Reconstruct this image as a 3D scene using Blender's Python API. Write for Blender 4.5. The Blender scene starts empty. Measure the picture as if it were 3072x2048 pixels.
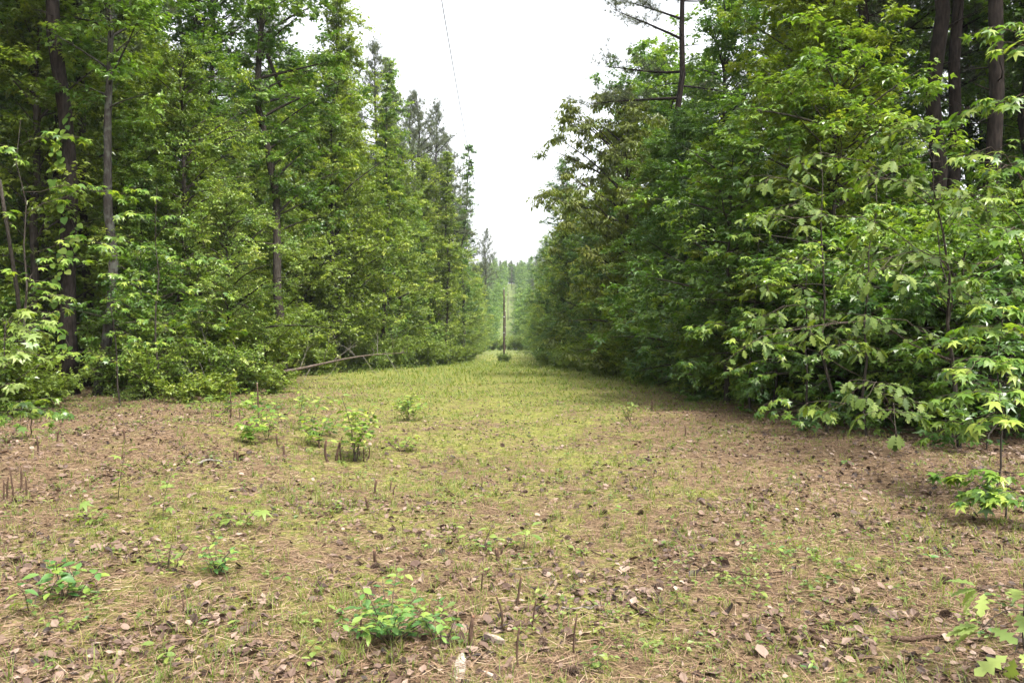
import bpy, math, random
import numpy as np
from mathutils import Vector, Matrix

random.seed(7)
RNG = np.random.default_rng(7)
sc = bpy.context.scene
COL = sc.collection
R = math.radians

# ------------------------------------------------------------------ camera
FPX = 2338.0            # focal length in photograph pixels (3072 wide)
CAM_Z = 1.65
HORIZON = 1000.0
cam_data = bpy.data.cameras.new("camera")
cam = bpy.data.objects.new("camera", cam_data)
COL.objects.link(cam)
cam.location = (0, 0, CAM_Z)
cam.rotation_euler = (R(90) - math.atan((1024 - HORIZON) / FPX), 0, 0)
cam_data.sensor_width = 36
cam_data.lens = 36 * FPX / 3072
cam_data.clip_end = 6000
sc.camera = cam

# ------------------------------------------------------------------ sky, sun, exposure
SUN_EL, SUN_AZ = R(62), R(138)      # azimuth measured clockwise from +Y
world = bpy.data.worlds.new("World")
sc.world = world
world.use_nodes = True
nt = world.node_tree
nt.nodes.clear()
sky = nt.nodes.new("ShaderNodeTexSky")
sky.sky_type = 'NISHITA'
sky.sun_disc = False
sky.sun_elevation = SUN_EL
sky.sun_rotation = SUN_AZ
sky.air_density = 1.0
sky.dust_density = 5.0
sky.ozone_density = 1.0
hsv = nt.nodes.new("ShaderNodeHueSaturation")     # an even cloud sheet takes the blue out
hsv.inputs["Saturation"].default_value = 0.16
bg = nt.nodes.new("ShaderNodeBackground")
bg.inputs["Strength"].default_value = 0.125
wo = nt.nodes.new("ShaderNodeOutputWorld")
nt.links.new(sky.outputs[0], hsv.inputs["Color"])
nt.links.new(hsv.outputs[0], bg.inputs["Color"])
nt.links.new(bg.outputs[0], wo.inputs["Surface"])

sun_d = bpy.data.lights.new("sun", 'SUN')
sun_d.energy = 1.5
sun_d.angle = R(11)
sun_d.color = (1.0, 0.95, 0.87)
sun = bpy.data.objects.new("sun", sun_d)
COL.objects.link(sun)
sd = Vector((math.sin(SUN_AZ) * math.cos(SUN_EL), math.cos(SUN_AZ) * math.cos(SUN_EL), math.sin(SUN_EL)))
sun.rotation_euler = sd.to_track_quat('Z', 'Y').to_euler()

vs = sc.view_settings
vs.view_transform = 'Standard'
vs.look = 'None'
vs.exposure = 2.18
vs.gamma = 1.0
vs.use_curve_mapping = False
cy = sc.cycles
cy.max_bounces = 6
cy.diffuse_bounces = 3
cy.glossy_bounces = 2
cy.transmission_bounces = 4
cy.volume_bounces = 0
cy.caustics_reflective = False
cy.caustics_refractive = False

# ------------------------------------------------------------------ terrain height
_PY = [-400, -60, 0, 12, 25, 40, 60, 85, 108, 150, 180, 205, 230, 250, 275, 300, 350, 400, 430, 470, 600, 1500]
_PZ = [4.0, .6, 0, 0, -.15, -.45, -1.0, -1.7, -2.3, -2.5, -2.2, -3.4, -1.6, 1.5, 4.5, 8, 16, 26, 29, 30, 22, 0]


def zg(x, y):
    x = np.asarray(x, float)
    y = np.asarray(y, float)
    z = np.interp(y, _PY, _PZ)
    near = np.exp(-(y / 40.0) ** 2)
    z = z + near * (0.035 * np.sin(1.3 * x + 0.7 * y) + 0.03 * np.sin(0.9 * y - 0.6 * x + 1.3)
                    + 0.02 * np.sin(2.9 * x - 1.7 * y) + .012 * np.sin(5.3 * x + 4.1 * y))
    z = z + 0.34 * np.exp(-(((x + 4.9) / 2.2) ** 2 + ((y - 10.5) / 2.6) ** 2))
    z = z - 0.05 * (np.exp(-((x - .9 + .02 * y) / .45) ** 2) + np.exp(-((x + .9 + .02 * y) / .45) ** 2)) * np.exp(-(y / 60.0) ** 2)
    z = z - 0.10 * np.exp(-((x - 0.2) / 1.5) ** 2) * np.exp(-((y - 12) / 9.0) ** 2)
    return z


def gz(x, y):
    return float(zg(x, y))


def on_ground(px, py):
    """point of the terrain seen at a photograph pixel (used to read distances off the photograph)"""
    tx, tz = (px - 1536) / FPX, (py - HORIZON) / FPX
    y = 12.0
    for _ in range(40):
        y = 0.5 * y + 0.5 * max(1.5, (CAM_Z - gz(tx * y, y)) / max(tz, 1e-4))
    return Vector((tx * y, y, gz(tx * y, y)))


def at(px, py, d):
    return Vector(((px - 1536) / FPX * d, d, CAM_Z - (py - HORIZON) / FPX * d))


# ------------------------------------------------------------------ mesh helpers
class Geo:
    """triangles gathered in numpy arrays: vertices, faces, one random value and one material index for each face"""

    def __init__(self):
        self.v, self.f, self.r, self.m, self.n = [], [], [], [], 0

    def add(self, v, f, r=0.5, m=0):
        v = np.asarray(v, float).reshape(-1, 3)
        f = np.asarray(f, np.int64).reshape(-1, 3)
        self.v.append(v)
        self.f.append(f + self.n)
        self.n += len(v)
        self.r.append(np.broadcast_to(np.asarray(r, float), (len(f),)))
        self.m.append(np.full(len(f), m, np.int32))
        return self

    def mesh(self, name, mats, smooth=False):
        v = np.concatenate(self.v).astype(np.float32)
        f = np.concatenate(self.f).astype(np.int32)
        r = np.concatenate(self.r).astype(np.float32)
        m = np.concatenate(self.m)
        me = bpy.data.meshes.new(name)
        me.vertices.add(len(v))
        me.vertices.foreach_set("co", v.ravel())
        me.loops.add(len(f) * 3)
        me.loops.foreach_set("vertex_index", f.ravel())
        me.polygons.add(len(f))
        me.polygons.foreach_set("loop_start", np.arange(len(f), dtype=np.int32) * 3)
        for x in mats:
            me.materials.append(x)
        if len(mats) > 1:
            me.polygons.foreach_set("material_index", m)
        me.polygons.foreach_set("use_smooth", np.full(len(f), bool(smooth)))
        a = me.attributes.new("rnd", 'FLOAT', 'FACE')
        a.data.foreach_set("value", r)
        me.update(calc_edges=True)
        me.validate()
        return me


def norm(a):
    return a / np.maximum(np.linalg.norm(a, axis=-1, keepdims=True), 1e-9)


def tube(g, pts, rad, sides=6, m=0, r=0.5, cap=True, wob=0.0, rng=RNG):
    pts = np.asarray(pts, float)
    k = len(pts)
    rad = np.broadcast_to(np.asarray(rad, float), (k,))
    t = norm(np.gradient(pts, axis=0))
    ref = np.array([0, 0, 1.0]) if abs(t[0, 2]) < .8 else np.array([1.0, 0, 0])
    u = norm(np.cross(t, ref))
    w = np.cross(t, u)
    a = np.arange(sides) / sides * 2 * np.pi
    rr = rad[:, None] * (1 + wob * rng.standard_normal((k, sides)))
    V = pts[:, None, :] + rr[..., None] * (np.cos(a)[None, :, None] * u[:, None, :] + np.sin(a)[None, :, None] * w[:, None, :])
    i = np.arange(k - 1)[:, None] * sides
    j = np.arange(sides)[None, :]
    j2 = (j + 1) % sides
    F = np.stack([np.stack([i + j, i + j2, i + sides + j2], -1), np.stack([i + j, i + sides + j2, i + sides + j], -1)], 2).reshape(-1, 3)
    V = V.reshape(-1, 3)
    if cap:
        n0 = len(V)
        V = np.concatenate([V, pts[:1], pts[-1:]])
        b = np.arange(sides)
        b2 = (b + 1) % sides
        e = (k - 1) * sides
        F = np.concatenate([F, np.stack([b2, b, np.full(sides, n0)], -1), np.stack([e + b, e + b2, np.full(sides, n0 + 1)], -1)])
    g.add(V, F, r, m)


def sticks(g, p0, p1, r0, r1, m=0, r=0.5):
    """many straight three-sided twigs at once"""
    p0, p1 = np.asarray(p0), np.asarray(p1)
    N = len(p0)
    t = norm(p1 - p0)
    u = norm(np.cross(t, np.array([.3, .2, 1.0])))
    w = np.cross(t, u)
    V = []
    for p, q in ((p0, r0), (p1, r1)):
        q = np.broadcast_to(np.asarray(q, float), (N,))[:, None]
        for a in (0, 2.094, 4.189):
            V.append(p + q * (math.cos(a) * u + math.sin(a) * w))
    V = np.stack(V, 1)
    f = []
    for a in range(3):
        b = (a + 1) % 3
        f += [[a, b, 3 + b], [a, 3 + b, 3 + a]]
    F = (np.arange(N) * 6)[:, None, None] + np.array(f)[None]
    g.add(V.reshape(-1, 3), F.reshape(-1, 3), r, m)


def leaves(g, T, pos, yd, nr, size, rnd, m=0, width=1.0):
    """copies of a leaf template placed by position, direction and normal"""
    tv, tf = T
    pos, yd, nr = np.asarray(pos, float), norm(np.asarray(yd, float)), np.asarray(nr, float)
    N = len(pos)
    nr = norm(nr - (nr * yd).sum(-1, keepdims=True) * yd)
    xd = np.cross(yd, nr)
    s = np.broadcast_to(np.asarray(size, float), (N,))[:, None, None]
    wd = np.broadcast_to(np.asarray(width, float), (N,))[:, None, None]
    V = pos[:, None] + s * (wd * tv[None, :, 0:1] * xd[:, None] + tv[None, :, 1:2] * yd[:, None] + tv[None, :, 2:3] * nr[:, None])
    F = (np.arange(N) * len(tv))[:, None, None] + tf[None]
    g.add(V.reshape(-1, 3), F.reshape(-1, 3), np.repeat(np.broadcast_to(np.asarray(rnd, float), (N,)), len(tf)), m)


# leaf templates: x across, y along, z along the normal
def T_of(v, f):
    return np.array(v, float), np.array(f, int)


def outline_leaf(half, fold=.12, droop=.25):
    """leaf from the outline of one half [(x, y) ...], first and last on the midrib"""
    ys = [p[1] for p in half]
    v, f = [], []
    k = len(half)
    for (x, y) in half:
        v.append((0, y, -droop * y * y))
    for sgn in (1, -1):
        for (x, y) in half:
            v.append((sgn * x, y, fold * abs(x) - droop * y * y - .25 * x * x))
    for s in (0, 1):
        o = k * (1 + s)
        for i in range(k - 1):
            a, b, c, d = i, i + 1, o + i, o + i + 1
            tri = []
            if half[i][0] > 1e-6:
                tri.append([a, c, b])
            if half[i + 1][0] > 1e-6:
                tri.append([c, d, b])
            for t in tri:
                f.append(t if s == 0 else t[::-1])
    return T_of(v, f)


def star_leaf():
    v = [(0, .30, .03)]
    tips = [(-108, .62), (-52, .86), (0, .98), (52, .86), (108, .62)]
    out = [(0, 0, 0)]
    for i, (a, r) in enumerate(tips):
        x, y = r * math.sin(R(a)), .30 + r * math.cos(R(a)) * .8
        out.append((x, y, -.28 * (x * x + (y - .3) ** 2)))
        if i < 4:
            am = (a + tips[i + 1][0]) / 2
            out.append((.34 * math.sin(R(am)), .30 + .34 * math.cos(R(am)), .02))
    v += out
    n = len(out)
    f = [[0, 1 + (i + 1) % n, 1 + i] for i in range(n)]
    return T_of(v, f)


OAK = outline_leaf([(0, 0), (.05, .10), (.17, .22), (.09, .30), (.30, .44), (.13, .50), (.33, .68), (.12, .72), (.17, .88), (0, 1)], .15, .22)
STAR = star_leaf()
OVAL = outline_leaf([(0, 0), (.20, .28), (.26, .52), (.16, .8), (0, 1)], .25, .2)
ROUND = outline_leaf([(0, .06), (.30, 0), (.46, .28), (.36, .65), (0, 1)], .12, .2)
# small templates for crowns
LOBED = T_of([(0, 0, 0), (-.52, .30, -.08), (-.20, .50, .03), (0, 1, -.22), (.20, .50, .03), (.52, .30, -.08)],
             [[0, 2, 1], [0, 3, 2], [0, 4, 3], [0, 5, 4]])
KITE = T_of([(0, 0, 0), (-.34, .42, .05), (0, 1, -.2), (.34, .42, .05)], [[0, 2, 1], [0, 3, 2]])
BLADE = T_of([(-.5, 0, 0), (.5, 0, 0), (0, 1, 0)], [[0, 1, 2]])
CURLED = T_of([(0, 0, 0), (-.36, .25, .22), (-.30, .7, .10), (0, 1, .18), (.36, .3, .16), (.28, .72, .26)],
              [[0, 2, 1], [0, 3, 2], [0, 5, 3], [0, 4, 5]])


# ------------------------------------------------------------------ materials
def new_mat(name):
    m = bpy.data.materials.new(name)
    m.use_nodes = True
    n = m.node_tree
    n.nodes.clear()
    out = n.nodes.new("ShaderNodeOutputMaterial")
    return m, n, out


def ramp(n, stops):
    r = n.nodes.new("ShaderNodeValToRGB")
    el = r.color_ramp.elements
    while len(el) > 1:
        el.remove(el[0])
    el[0].position, el[0].color = stops[0][0], (*stops[0][1], 1)
    for p, c in stops[1:]:
        e = el.new(p)
        e.color = (*c, 1)
    return r


def leaf_mat(name, stops, trans=.38, rough=.42, spec=.5, tint=(1.25, 1.35, .45)):
    m, n, out = new_mat(name)
    L = n.links
    at_ = n.nodes.new("ShaderNodeAttribute")
    at_.attribute_name = "rnd"
    oi = n.nodes.new("ShaderNodeObjectInfo")
    ad = n.nodes.new("ShaderNodeMath")
    ad.operation = 'MULTIPLY_ADD'
    ad.inputs[1].default_value = .34
    L.new(oi.outputs["Random"], ad.inputs[0])
    sb = n.nodes.new("ShaderNodeMath")
    sb.operation = 'SUBTRACT'
    sb.inputs[1].default_value = .17
    L.new(at_.outputs["Fac"], ad.inputs[2])
    L.new(ad.outputs[0], sb.inputs[0])
    rp = ramp(n, stops)
    L.new(sb.outputs[0], rp.inputs[0])
    pr = n.nodes.new("ShaderNodeBsdfPrincipled")
    pr.inputs["Roughness"].default_value = rough
    pr.inputs["Specular IOR Level"].default_value = spec
    L.new(rp.outputs[0], pr.inputs["Base Color"])
    tr = n.nodes.new("ShaderNodeBsdfTranslucent")
    mu = n.nodes.new("ShaderNodeMix")
    mu.data_type = 'RGBA'
    mu.blend_type = 'MULTIPLY'
    mu.inputs[0].default_value = 1
    mu.inputs[7].default_value = (*tint, 1)
    L.new(rp.outputs[0], mu.inputs[6])
    L.new(mu.outputs[2], tr.inputs["Color"])
    mx = n.nodes.new("ShaderNodeMixShader")
    mx.inputs[0].default_value = trans
    L.new(pr.outputs[0], mx.inputs[1])
    L.new(tr.outputs[0], mx.inputs[2])
    L.new(mx.outputs[0], out.inputs[0])
    return m


def bark_mat(name, c0, c1, c2, scale=(9, 9, 1.6), bump=.6, patch=None):
    m, n, out = new_mat(name)
    L = n.links
    tc = n.nodes.new("ShaderNodeTexCoord")
    mp = n.nodes.new("ShaderNodeMapping")
    mp.inputs["Scale"].default_value = scale
    L.new(tc.outputs["Object"], mp.inputs[0])
    vo = n.nodes.new("ShaderNodeTexVoronoi")
    vo.feature = 'F1'
    vo.inputs["Scale"].default_value = 1.6
    no = n.nodes.new("ShaderNodeTexNoise")
    no.inputs["Scale"].default_value = 2.4
    no.inputs["Detail"].default_value = 6
    no.inputs["Roughness"].default_value = .65
    L.new(mp.outputs[0], no.inputs[0])
    L.new(mp.outputs[0], vo.inputs[0])
    mx = n.nodes.new("ShaderNodeMath")
    mx.operation = 'MULTIPLY_ADD'
    mx.inputs[1].default_value = .35
    L.new(vo.outputs["Distance"], mx.inputs[0])
    L.new(no.outputs["Fac"], mx.inputs[2])
    rp = ramp(n, [(.38, c0), (.58, c1), (.82, c2)])
    L.new(mx.outputs[0], rp.inputs[0])
    pr = n.nodes.new("ShaderNodeBsdfPrincipled")
    pr.inputs["Roughness"].default_value = .9
    pr.inputs["Specular IOR Level"].default_value = .15
    col = rp.outputs[0]
    if patch:
        n2 = n.nodes.new("ShaderNodeTexNoise")
        n2.inputs["Scale"].default_value = 5
        n2.inputs["Detail"].default_value = 5
        L.new(tc.outputs["Object"], n2.inputs[0])
        r2 = ramp(n, [(.52, (0, 0, 0)), (.60, (1, 1, 1))])
        L.new(n2.outputs["Fac"], r2.inputs[0])
        mm = n.nodes.new("ShaderNodeMix")
        mm.data_type = 'RGBA'
        L.new(r2.outputs[0], mm.inputs[0])
        L.new(col, mm.inputs[6])
        mm.inputs[7].default_value = (*patch, 1)
        col = mm.outputs[2]
    L.new(col, pr.inputs["Base Color"])
    bp = n.nodes.new("ShaderNodeBump")
    bp.inputs["Strength"].default_value = bump
    bp.inputs["Distance"].default_value = .03
    L.new(mx.outputs[0], bp.inputs["Height"])
    L.new(bp.outputs[0], pr.inputs["Normal"])
    L.new(pr.outputs[0], out.inputs[0])
    return m


def plain_mat(name, stops, rough=.8, spec=.2, noise=0):
    m, n, out = new_mat(name)
    L = n.links
    at_ = n.nodes.new("ShaderNodeAttribute")
    at_.attribute_name = "rnd"
    rp = ramp(n, stops)
    src = at_.outputs["Fac"]
    oi = n.nodes.new("ShaderNodeObjectInfo")
    ad = n.nodes.new("ShaderNodeMath")
    ad.operation = 'MULTIPLY_ADD'
    ad.inputs[1].default_value = .3
    L.new(oi.outputs["Random"], ad.inputs[0])
    L.new(src, ad.inputs[2])
    cb = n.nodes.new("ShaderNodeMath")
    cb.operation = 'SUBTRACT'
    cb.inputs[1].default_value = .15
    L.new(ad.outputs[0], cb.inputs[0])
    src = cb.outputs[0]
    if noise:
        tc = n.nodes.new("ShaderNodeTexCoord")
        no = n.nodes.new("ShaderNodeTexNoise")
        no.inputs["Scale"].default_value = noise
        no.inputs["Detail"].default_value = 5
        L.new(tc.outputs["Object"], no.inputs[0])
        a2 = n.nodes.new("ShaderNodeMath")
        a2.operation = 'ADD'
        L.new(src, a2.inputs[0])
        L.new(no.outputs["Fac"], a2.inputs[1])
        a3 = n.nodes.new("ShaderNodeMath")
        a3.operation = 'SUBTRACT'
        a3.inputs[1].default_value = .5
        L.new(a2.outputs[0], a3.inputs[0])
        src = a3.outputs[0]
    L.new(src, rp.inputs[0])
    pr = n.nodes.new("ShaderNodeBsdfPrincipled")
    pr.inputs["Roughness"].default_value = rough
    pr.inputs["Specular IOR Level"].default_value = spec
    L.new(rp.outputs[0], pr.inputs["Base Color"])
    L.new(pr.outputs[0], out.inputs[0])
    return m


M = {}
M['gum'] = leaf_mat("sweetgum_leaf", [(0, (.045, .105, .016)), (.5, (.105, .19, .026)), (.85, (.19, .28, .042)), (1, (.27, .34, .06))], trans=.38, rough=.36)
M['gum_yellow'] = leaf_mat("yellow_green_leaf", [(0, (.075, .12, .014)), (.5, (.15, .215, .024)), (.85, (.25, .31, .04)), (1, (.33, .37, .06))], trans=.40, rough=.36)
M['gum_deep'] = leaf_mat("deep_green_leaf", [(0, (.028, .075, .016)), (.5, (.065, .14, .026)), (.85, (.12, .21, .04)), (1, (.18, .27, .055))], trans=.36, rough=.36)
M['small'] = leaf_mat("small_leaf", [(0, (.062, .12, .018)), (.5, (.135, .21, .030)), (.85, (.235, .305, .050)), (1, (.33, .37, .08))], rough=.34, trans=.40)
M['olive'] = leaf_mat("hickory_leaf", [(0, (.08, .11, .016)), (.5, (.145, .18, .026)), (1, (.24, .25, .048))], trans=.42)
M['oak'] = leaf_mat("oak_leaf", [(0, (.045, .085, .014)), (.5, (.085, .135, .022)), (1, (.15, .20, .038))], rough=.55, spec=.3)
M['pine'] = leaf_mat("pine_needle", [(0, (.045, .065, .026)), (.6, (.075, .10, .035)), (1, (.12, .125, .045))], trans=.12, rough=.55, tint=(1, 1.1, .6))
M['weed'] = leaf_mat("weed_leaf", [(0, (.065, .115, .022)), (.5, (.12, .175, .034)), (1, (.22, .26, .058))], rough=.5)
M['pale'] = leaf_mat("pale_leaf", [(0, (.11, .175, .036)), (1, (.21, .275, .062))], rough=.42)
M['oakpale'] = leaf_mat("young_oak_leaf", [(0, (.14, .20, .055)), (1, (.26, .32, .09))], rough=.5, spec=.3)
M['bluegreen'] = leaf_mat("shrub_leaf", [(0, (.05, .125, .03)), (.6, (.09, .19, .045)), (1, (.22, .30, .055))], rough=.45)
M['grass'] = leaf_mat("grass_blade", [(0, (.08, .125, .026)), (.5, (.145, .19, .042)), (.85, (.225, .235, .070)), (1, (.30, .25, .11))], trans=.5, rough=.55, spec=.3)
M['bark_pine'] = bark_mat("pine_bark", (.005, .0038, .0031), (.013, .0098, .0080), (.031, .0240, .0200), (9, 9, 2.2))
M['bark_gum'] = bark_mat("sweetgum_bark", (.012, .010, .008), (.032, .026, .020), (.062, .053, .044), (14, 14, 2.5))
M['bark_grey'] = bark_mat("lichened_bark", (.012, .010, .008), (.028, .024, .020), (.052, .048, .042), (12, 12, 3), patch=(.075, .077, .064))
M['twig'] = bark_mat("twig_bark", (.022, .016, .011), (.050, .038, .028), (.085, .07, .055), (40, 40, 12), .2)
M['deadwood'] = bark_mat("dead_branch_bark", (.07, .06, .05), (.13, .115, .097), (.21, .19, .165), (20, 20, 6), .3)
M['log'] = bark_mat("fallen_trunk_bark", (.03, .021, .016), (.07, .052, .040), (.13, .105, .084), (8, 8, 8), .4)
M['stub'] = bark_mat("cut_stem_bark", (.018, .010, .007), (.048, .028, .019), (.09, .058, .040), (60, 60, 14), .3)
M['cutwood'] = plain_mat("cut_wood", [(0, (.14, .06, .035)), (1, (.26, .16, .10))], .8)
M['whitewood'] = plain_mat("bleached_wood", [(0, (.10, .072, .05)), (.4, (.26, .22, .175)), (1, (.40, .365, .315))], .8, noise=40)
M['pole'] = bark_mat("pole_wood", (.018, .013, .011), (.045, .032, .026), (.085, .060, .048), (14, 14, .8), .3)
M['metal'] = plain_mat("grey_metal", [(0, (.3, .3, .3)), (1, (.45, .45, .45))], .45, .5)
M['porcelain'] = plain_mat("insulator_glaze", [(0, (.5, .5, .48)), (1, (.6, .6, .58))], .3, .5)
M['wire'] = plain_mat("weathered_wire", [(0, (.04, .04, .04)), (1, (.06, .06, .06))], .5, .5)
M['cone'] = plain_mat("cone_scale", [(0, (.035, .022, .016)), (.6, (.10, .065, .045)), (1, (.24, .18, .14))], .8)
M['straw'] = plain_mat("pine_straw", [(0, (.045, .024, .014)), (.35, (.130, .076, .044)), (.75, (.22, .145, .086)), (1, (.32, .245, .165))], .7, .3)
M['deadleaf'] = plain_mat("dry_leaf", [(0, (.020, .011, .008)), (.35, (.075, .044, .030)), (.7, (.145, .096, .069)), (.93, (.23, .165, .125)), (1, (.30, .235, .185))], .65, .35)


def ground_mat():
    m, n, out = new_mat("forest_floor")
    L = n.links
    tc = n.nodes.new("ShaderNodeTexCoord")

    def noise(scale, detail=6, rough=.6, vec=None):
        t = n.nodes.new("ShaderNodeTexNoise")
        t.inputs["Scale"].default_value = scale
        t.inputs["Detail"].default_value = detail
        t.inputs["Roughness"].default_value = rough
        L.new(vec or tc.outputs["Object"], t.inputs[0])
        return t.outputs["Fac"]

    def mix(fac, a, b):
        x = n.nodes.new("ShaderNodeMix")
        x.data_type = 'RGBA'
        L.new(fac, x.inputs[0])
        for s, v in ((6, a), (7, b)):
            if isinstance(v, tuple):
                x.inputs[s].default_value = (*v, 1)
            else:
                L.new(v, x.inputs[s])
        return x.outputs[2]

    straw = ramp(n, [(.34, (.020, .013, .008)), (.44, (.080, .051, .030)), (.54, (.152, .103, .060)), (.66, (.26, .19, .12))])
    L.new(noise(38, 9, .75), straw.inputs[0])
    green = ramp(n, [(.34, (.030, .038, .010)), (.47, (.118, .125, .030)), (.62, (.25, .245, .065))])
    L.new(noise(24, 8, .7), green.inputs[0])
    # moss and short grass in patches; more of it out in the open ride
    sp = n.nodes.new("ShaderNodeSeparateXYZ")
    L.new(tc.outputs["Object"], sp.inputs[0])
    mr = n.nodes.new("ShaderNodeMapRange")
    mr.inputs["From Min"].default_value = 6
    mr.inputs["From Max"].default_value = 32
    mr.inputs["To Min"].default_value = -.03
    mr.inputs["To Max"].default_value = .14
    L.new(sp.outputs["Y"], mr.inputs[0])
    ax = n.nodes.new("ShaderNodeMath")          # across the ride
    ax.operation = 'ABSOLUTE'
    sh = n.nodes.new("ShaderNodeMath")
    sh.operation = 'ADD'
    sh.inputs[1].default_value = 1.0
    L.new(sp.outputs["X"], sh.inputs[0])
    L.new(sh.outputs[0], ax.inputs[0])
    mr2 = n.nodes.new("ShaderNodeMapRange")
    mr2.inputs["From Min"].default_value = 2.0
    mr2.inputs["From Max"].default_value = 9.0
    mr2.inputs["To Min"].default_value = 0.04
    mr2.inputs["To Max"].default_value = -.35
    L.new(ax.outputs[0], mr2.inputs[0])
    s1 = n.nodes.new("ShaderNodeMath")
    s1.operation = 'ADD'
    L.new(mr.outputs[0], s1.inputs[0])
    L.new(mr2.outputs[0], s1.inputs[1])
    s2 = n.nodes.new("ShaderNodeMath")
    s2.operation = 'ADD'
    L.new(s1.outputs[0], s2.inputs[0])
    L.new(noise(4.2, 10, .78), s2.inputs[1])
    mr3 = n.nodes.new("ShaderNodeMapRange")     # grass takes over down the ride and on the far hill
    mr3.inputs["From Min"].default_value = 18
    mr3.inputs["From Max"].default_value = 60
    mr3.inputs["To Min"].default_value = 0
    mr3.inputs["To Max"].default_value = .5
    L.new(sp.outputs["Y"], mr3.inputs[0])
    s3 = n.nodes.new("ShaderNodeMath")
    s3.operation = 'ADD'
    L.new(s2.outputs[0], s3.inputs[0])
    L.new(mr3.outputs[0], s3.inputs[1])
    big = n.nodes.new("ShaderNodeMath")         # broad bare and mossy areas
    big.operation = 'MULTIPLY_ADD'
    big.inputs[1].default_value = .55
    L.new(noise(.55, 4, .6), big.inputs[0])
    L.new(s3.outputs[0], big.inputs[2])
    s2 = n.nodes.new("ShaderNodeMath")
    s2.operation = 'SUBTRACT'
    s2.inputs[1].default_value = .275
    L.new(big.outputs[0], s2.inputs[0])
    rp = ramp(n, [(.46, (0, 0, 0)), (.58, (1, 1, 1))])
    L.new(s2.outputs[0], rp.inputs[0])
    hill = ramp(n, [(.35, (.075, .105, .034)), (.65, (.13, .155, .052))])     # uncut grass of the far hill
    L.new(noise(.8, 6, .6), hill.inputs[0])
    mr4 = n.nodes.new("ShaderNodeMapRange")
    mr4.inputs["From Min"].default_value = 120
    mr4.inputs["From Max"].default_value = 190
    L.new(sp.outputs["Y"], mr4.inputs[0])
    c = mix(rp.outputs[0], straw.outputs[0], green.outputs[0])
    c = mix(mr4.outputs[0], c, hill.outputs[0])
    pr = n.nodes.new("ShaderNodeBsdfPrincipled")
    pr.inputs["Roughness"].default_value = .95
    pr.inputs["Specular IOR Level"].default_value = .1
    L.new(c, pr.inputs["Base Color"])
    bp = n.nodes.new("ShaderNodeBump")
    bp.inputs["Strength"].default_value = .8
    bp.inputs["Distance"].default_value = .03
    L.new(noise(30, 8, .8), bp.inputs["Height"])
    L.new(bp.outputs[0], pr.inputs["Normal"])
    L.new(pr.outputs[0], out.inputs[0])
    return m


M['ground'] = ground_mat()


# ------------------------------------------------------------------ object helpers
def link(name, data, parent=None):
    o = bpy.data.objects.new(name, data)
    COL.objects.link(o)
    if parent is not None:
        o.parent = parent
    return o


def tag(o, label, cat, group=None, kind=None):
    o["label"] = label
    if cat:
        o["category"] = cat
    if group:
        o["group"] = group
    if kind:
        o["kind"] = kind
    return o


def root(name, loc, label, cat, group=None, rz=0.0, s=1.0):
    o = link(name, None)
    o.location = loc
    o.rotation_euler = (0, 0, rz)
    o.scale = (s, s, s)
    return tag(o, label, cat, group)


# ------------------------------------------------------------------ ground sheet
def axis(lo, hi, fine_lo, fine_hi, step, grow=1.16):
    mid = list(np.arange(fine_lo, fine_hi + 1e-6, step))
    a, s = [fine_hi], step
    while a[-1] < hi:
        s *= grow
        a.append(min(hi, a[-1] + s))
    b, s = [fine_lo], step
    while b[-1] > lo:
        s *= grow
        b.append(max(lo, b[-1] - s))
    return np.array(b[:0:-1] + mid + a[1:])


gx = axis(-850, 850, -12, 9, .3)
gy = axis(-60, 850, 1, 40, .3, 1.06)
GX, GY = np.meshgrid(gx, gy)
GV = np.stack([GX, GY, zg(GX, GY)], -1).reshape(-1, 3)
ni, nj = len(gy), len(gx)
ii = np.arange(ni - 1)[:, None] * nj
jj = np.arange(nj - 1)[None, :]
GF = np.stack([np.stack([ii + jj, ii + jj + 1, ii + nj + jj + 1], -1), np.stack([ii + jj, ii + nj + jj + 1, ii + nj + jj], -1)], 2).reshape(-1, 3)
ground = link("ground", Geo().add(GV, GF).mesh("ground", [M['ground']], True))
tag(ground, "clearing floor of pine straw and moss running on into the grassy ride", None, kind="structure")


# ------------------------------------------------------------------ tree generators
def limb_curve(p, az, el, L, sag, rng, k=6):
    """a limb that starts at elevation el and bends down (sag > 0) or up"""
    t = np.linspace(0, 1, k)
    e = el - sag * t
    a = az + np.cumsum(rng.normal(0, .13, k))
    st = np.stack([np.cos(a) * np.cos(e), np.sin(a) * np.cos(e), np.sin(e)], -1)
    pts = np.cumsum(np.vstack([np.zeros(3), st[:-1] * (L / (k - 1))]), 0)
    return p + pts


def along(pts, t):
    """points and directions on a polyline at parameters t"""
    k = len(pts) - 1
    u = np.clip(np.asarray(t) * k, 0, k - 1e-6)
    i = u.astype(int)
    f = (u - i)[:, None]
    return pts[i] * (1 - f) + pts[i + 1] * f, norm(pts[i + 1] - pts[i])


def trunk_path(H, rng, lean=.03, k=14):
    t = np.linspace(0, 1, k)
    w = np.cumsum(rng.normal(0, .012, (k, 2)), 0) * H * .5
    w -= w[0]
    ln = rng.normal(0, lean, 2) * H
    return np.stack([w[:, 0] + ln[0] * t, w[:, 1] + ln[1] * t, t * H], -1)


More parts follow.
